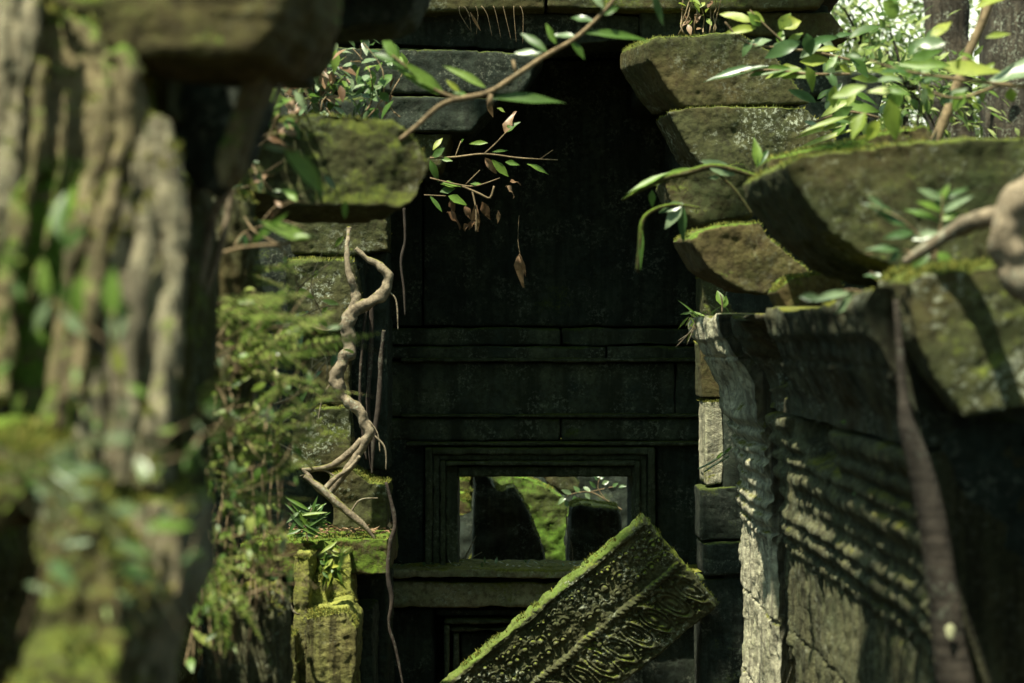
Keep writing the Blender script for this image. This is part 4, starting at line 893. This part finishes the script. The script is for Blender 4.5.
# near blurred plants
GN = 'blurred foreground plants at far left'
fern('fern', 'pale blurred fern arching over the boulder in the bottom left corner', P(40, 480, 2.45), [((1, -.1, .25), .20, .7), ((.9, -.2, -.1), .24, .55), ((.8, -.1, .5), .15, .5), ((-.6, -.2, .2), .14, .6), ((1, 0, -.35), .22, .3), ((.6, -.3, -.5), .16, .3)], 'fernpale', .06, GN, n=12)
fern('fern', 'blurred fern reaching in from the left frame edge', P(-30, 460, 2.3), [((1, -.1, .3), .14, .9), ((1, -.1, -.4), .15, .6), ((1, -.1, -.1), .12, .6)], 'fernpale', .055, GN, n=12)
sprig('seedling', 'blurred bright green leaves in front of the pale stones at left', 'plant', [[(118, 400, 2), (116, 350, 1.8), (114, 310, 1.6)], [(110, 345, 1.4), (80, 320, 1.2), (50, 300, 1)]], [(112, 320, 112, 268, 20), (116, 345, 118, 300, 18, 0, 'fernpale'), (116, 345, 122, 372, 14, 0, 'yellowleaf'), (82, 322, 74, 278, 16), (86, 325, 60, 300, 14), (48, 300, 40, 262, 14), (60, 310, 84, 334, 12, 0, 'leafpale'), (50, 302, 30, 330, 12, 0, 'fernpale'), (62, 240, 60, 190, 22), (64, 250, 84, 226, 14)], 2.7, group=GN)
sprig('seedling', 'blurred dark leaf hanging before the projecting beam stone', 'plant', [[(262, 140, 1.5), (280, 146, 1.4), (296, 150, 1)]], [(284, 148, 326, 190, 20), (262, 146, 300, 150, 7, 0, 'leafpale')], 4.2, group=GN)
sprig('twig', 'pale curved twig reaching right below the projecting beam stone', 'branch', [[(180, 340, 2), (200, 280, 2), (215, 258, 2), (240, 248, 2), (280, 244, 2), (310, 240, 1.5)]], [(310, 240, 262, 222, 14), (285, 240, 312, 232, 8), (250, 244, 286, 214, 8, 0, 'leaf')], 4.6)
note('ferns')

# ================================================================== FOREST BEHIND
GT = 'trees of the forest behind the ruin'
def big_tree(label, px0, px1, Y, r, lean, crown, name='jungle_tree'):
    b = Vector(((px0-512)/F*Y, Y, 0)); t = Vector(((px1-512)/F*Y, Y, 3.9))
    d = t-b; top = b+d*(8.5/3.9)
    base = empty(name, b, label, 'tree', GT); m = MB()
    tube(m, [(b, r*1.5), (b+d*.4, r*1.1), (t, r), (b+d*1.5, r*.85), (top, r*.55)], sides=22, step=.07, knob=.16, nf=3)
    for i in range(7):
        q = top+Vector((U(-2.5, 2.5), U(-2, 2), U(.3, 2.2))); tube(m, [(b+d*U(1.5, 2.1), r*.35), (top.lerp(q, .5), r*.22), (q, r*.08)], sides=7, step=.25)
    m.build('trunk', M['bark'], base)
    m = MB()
    for k in range(22):
        c = top+Vector((U(-3, 3), U(-.5, 4.5), U(-.1, 2.6)))
        for i in range(55):
            q = c+Vector((random.gauss(0, .5), random.gauss(0, .5), random.gauss(0, .3))); leaf(m, q, rv()+Vector((0, 0, -.4)), Vector((U(-.5, .5), U(-.5, .5), 1)), U(.12, .22), U(.06, .1))
    m.build('crown', M['forest'], base)
big_tree('dark flaking trunk leaning left, nearer the foliage gap', 970, 950, 14.5, .17, 0, 1)
big_tree('broad rough dark trunk at the right frame edge', 1034, 1028, 14.0, .36, 0, 1)
big_tree('slender pale trunk between foliage in the bright gap', 846, 838, 21, .035, 0, 1)
for i, (px, py, Y, rx, rz, n, L, lab) in enumerate([
    (860, 40, 16, .7, .55, 650, .11, 'bright yellow-green understory tree in the gap above the wedge slab'),
    (905, 90, 13.5, .45, .45, 500, .10, 'sunlit low shrub just behind the wedge slab'),
    (850, 95, 12.5, .35, .35, 300, .09, 'dark fine-leaved shrub beside the dark stone courses'),
    (930, 10, 20, 1.2, .9, 900, .12, 'hazy pale tree further back in the bright gap'),
    (790, 30, 17, .6, .7, 500, .11, 'leafy tree behind the left end of the bright gap'),
    (900, 60, 27, 2.2, 1.8, 1300, .15, 'far bright tree closing the bright gap'),
    (900, 120, 24, 2.2, 1.0, 1100, .13, 'hazy far undergrowth filling the foot of the bright gap'),
    (890, 60, 19, 1.0, .5, 600, .10, 'loose sunlit branchy tree in the middle of the bright gap'),
    (1000, 110, 17, .8, .6, 500, .11, 'leafy shrub between the two big trunks')]):
    c = P(px, py, Y)
    bush('understory_tree', lab, 'tree', c, (rx, rx*.7, rz), n, L, 'forest', clumps=20, group=GT, trunk_r=.045 if Y < 25 else .08, tm='bark')
# crowns around and behind the viewer, unseen; added to shade and dapple the place
def canopy(label, b, top, r, n, spread, leaf_s=.3):
    base = empty('jungle_tree', b, label, 'tree', GT); b = Vector(b); top = Vector(top); m = MB()
    tube(m, [(b, .3), (b.lerp(top, .5)+Vector((.2, .1, 0)), .22), (top, .12)], sides=14, step=.3, knob=.15, nf=2)
    cs = [top+Vector((U(-r, r), U(-r, r), U(-.8, 1.4))) for i in range(spread)]
    for c in cs: tube(m, [(b.lerp(top, U(.7, 1)), .08), (c, .02)], sides=5, step=.5)
    m.build('trunk', M['bark'], base); m = MB()
    for i in range(n):
        c = random.choice(cs); q = c+Vector((random.gauss(0, .55), random.gauss(0, .55), random.gauss(0, .35)))
        leaf(m, q, rv(), Vector((U(-.6, .6), U(-.6, .6), 1)), leaf_s*U(.6, 1.2), leaf_s*U(.3, .6))
    m.build('crown', M['forest'], base)
canopy('unseen tall tree added for shade behind and left of the viewer', (-8, -6, 0), (-8, -7, 8), 3.5, 3500, 26)
canopy('unseen tall tree added for shade behind and right of the viewer', (6, -3, 0), (5.5, -2, 8), 3.5, 3500, 26)
# unseen crowns added overhead; leaves left out along sun paths to chosen spots
SUNV = sd/sd.z
GAPS = [(P(300, 360, 4.5), .25), (P(270, 470, 4.5), .25), (P(300, 330, 4.85), .3), (P(290, 440, 4.9), .3), (P(250, 500, 4.9), .3), (P(100, 60, 3.05), .38), (P(20, 150, 2.8), .3), (P(160, 300, 3.5), .22), (P(250, 20, 3.3), .2), (P(120, 560, 3.0), .3), (P(60, 560, 2.6), .22), (P(60, 470, 2.45), .25), (P(110, 320, 2.7), .2),
        (P(255, 380, 5.7), .42), (P(300, 400, 6.0), .38), (P(270, 250, 5.4), .25), (P(230, 500, 5.4), .25), (P(340, 125, 5.6), .28), (P(330, 70, 7.6), .35), (P(480, 60, 5.6), .4), (P(220, 220, 4.2), .2), (P(580, 40, 5.6), .3),
        (P(330, 600, 8.15), .38), (P(340, 540, 8.5), .36), (P(350, 360, 8.5), .32), (P(360, 480, 8.5), .28), (P(350, 280, 8.5), .25), (P(470, 180, 8.4), .3), (P(520, 270, 8.5), .1),
        (P(540, 590, 9.0), .33), (P(620, 530, 9.0), .3), (P(480, 650, 8.9), .28), (P(440, 572, 9.75), .35), (P(540, 572, 9.75), .25),
        (P(765, 640, 8.2), .34), (P(790, 690, 7.6), .34), (P(850, 720, 6.4), .28), (P(745, 400, 8.3), .16), (P(715, 320, 8.3), .2), (P(715, 430, 9.0), .2),
        (P(740, 60, 8.7), .45), (P(760, 130, 8.7), .3), (P(800, 40, 6.8), .4), (P(560, 0, 9.0), .3), (P(900, 140, 5.4), .3), (P(990, 140, 5.3), .3), (P(800, 160, 5.3), .22), (P(710, 180, 6.3), .3), (P(720, 230, 7.0), .22), (P(810, 275, 6.0), .2),
        (P(940, 265, 4.4), .25), (P(1000, 220, 4.15), .42), (P(930, 210, 4.6), .25), (P(860, 300, 4.9), .22), (P(960, 80, 5.6), .4), (P(870, 90, 6.5), .4),
        (P(540, 520, 12.1), .6), (P(465, 500, 12.3), .4), (P(600, 490, 11.9), .4), (P(950, 340, 4.3), .12)]
def in_gap(q):
    for g, r in GAPS:
        if r > .15: r += .06 if g.x > .4 else (.15 if g.x > -.2 or g.y > 8 else .24)
        c = g+SUNV*(q.z-g.z)
        if (q.x-c.x)**2+(q.y-c.y)**2 < r*r: return True
    return False
def overhead(label, b, c, rx, ry, n, ls=.34):
    base = empty('jungle_tree', b, label, 'tree', GT); b = Vector(b); c = Vector(c); m = MB()
    e_ = c+Vector((-1.6, .2, .3))
    tube(m, [(b, .32), (b.lerp(e_, .45)+Vector((-.5, 0, 0)), .24), (b.lerp(e_, .8), .14), (e_, .07)], sides=14, step=.3, knob=.15, nf=2)
    m.build('trunk', M['bark'], base); m = MB(); k = 0
    while k < n:
        q = c+Vector((U(-rx, rx), U(-ry, ry), U(-.5, .7)))
        if noise.noise(q*.8) < -.42: k += 1; continue
        k += 1
        if in_gap(q): continue
        leaf(m, q, rv(), Vector((U(-.5, .5), U(-.5, .5), 1)), ls*U(.6, 1.2), ls*U(.35, .6))
    m.build('crown', M['forest'], base)
overhead('unseen shade tree added over the viewer, crown cut open for sun patches', (-4.5, 0, 0), (-2.2, .8, 7.5), 2.8, 2.6, 4200)
overhead('unseen shade tree added over the corridor, crown cut open for sun patches', (-4.8, 5, 0), (-2.2, 5.4, 7.7), 2.8, 2.1, 3600)
overhead('unseen shade tree added over the vault, crown cut open for sun patches', (-4.6, 10.5, 0), (-2.4, 9.0, 7.6), 2.6, 1.6, 2600)
canopy('unseen tall tree added for shade right of the ruin', (7, 6, 0), (5.5, 4, 8), 3, 3000, 24)
note('forest')

# ================================================================== WORLD, SUN, CAMERA
w = bpy.data.worlds.new('World'); scene.world = w; w.use_nodes = True
nt = w.node_tree; bg = nt.nodes['Background']
sky = nt.nodes.new('ShaderNodeTexSky'); sky.sky_type = 'NISHITA'; sky.sun_disc = False
sky.sun_elevation = EL; sky.sun_rotation = math.atan2(sd.x, sd.y); sky.air_density = 1.0; sky.dust_density = 6
hs = nt.nodes.new('ShaderNodeHueSaturation'); hs.inputs['Saturation'].default_value = .55; nt.links.new(sky.outputs[0], hs.inputs['Color'])
tcn = nt.nodes.new('ShaderNodeTexCoord'); dp = nt.nodes.new('ShaderNodeVectorMath'); dp.operation = 'DOT_PRODUCT'
nt.links.new(tcn.outputs['Generated'], dp.inputs[0]); dp.inputs[1].default_value = Vector((.22, 1, .16)).normalized()
sky_patch = ramp(nt, dp.outputs['Value'], [(.90, 0.), (.985, 1.)])
tint = mix_c(nt, 1.0, hs.outputs[0], (.72, 1.05, 1.08), 'MULTIPLY')   # skylight filtered by the forest
wc = mix_c(nt, sky_patch, tint, (13., 14., 11.))   # bright patch added to whiten the sky beyond the ruin
nt.links.new(wc, bg.inputs[0]); bg.inputs[1].default_value = .07
L = bpy.data.lights.new('Sun', 'SUN'); L.energy = 4.6; L.angle = math.radians(.8); L.color = (1, .94, .76)
lo = bpy.data.objects.new('Sun', L); link(lo); lo.rotation_euler = (-sd).to_track_quat('-Z', 'Y').to_euler(); lo.location = (0, 0, 12)
cam = bpy.data.cameras.new('Camera'); co = bpy.data.objects.new('Camera', cam); link(co)
co.location = (0, 0, CZ); co.rotation_euler = (math.radians(90), 0, 0)
cam.sensor_width = 36; cam.lens = F/1024*36; cam.clip_end = 600; cam.clip_start = .05
cam.dof.use_dof = True; cam.dof.focus_distance = 9.2; cam.dof.aperture_fstop = 2.5
scene.camera = co
scene.render.engine = 'CYCLES'
vs_ = scene.view_settings; vs_.view_transform = 'Standard'; vs_.look = 'None'; vs_.gamma = 1; vs_.exposure = 1.38; vs_.use_curve_mapping = False
note('done')
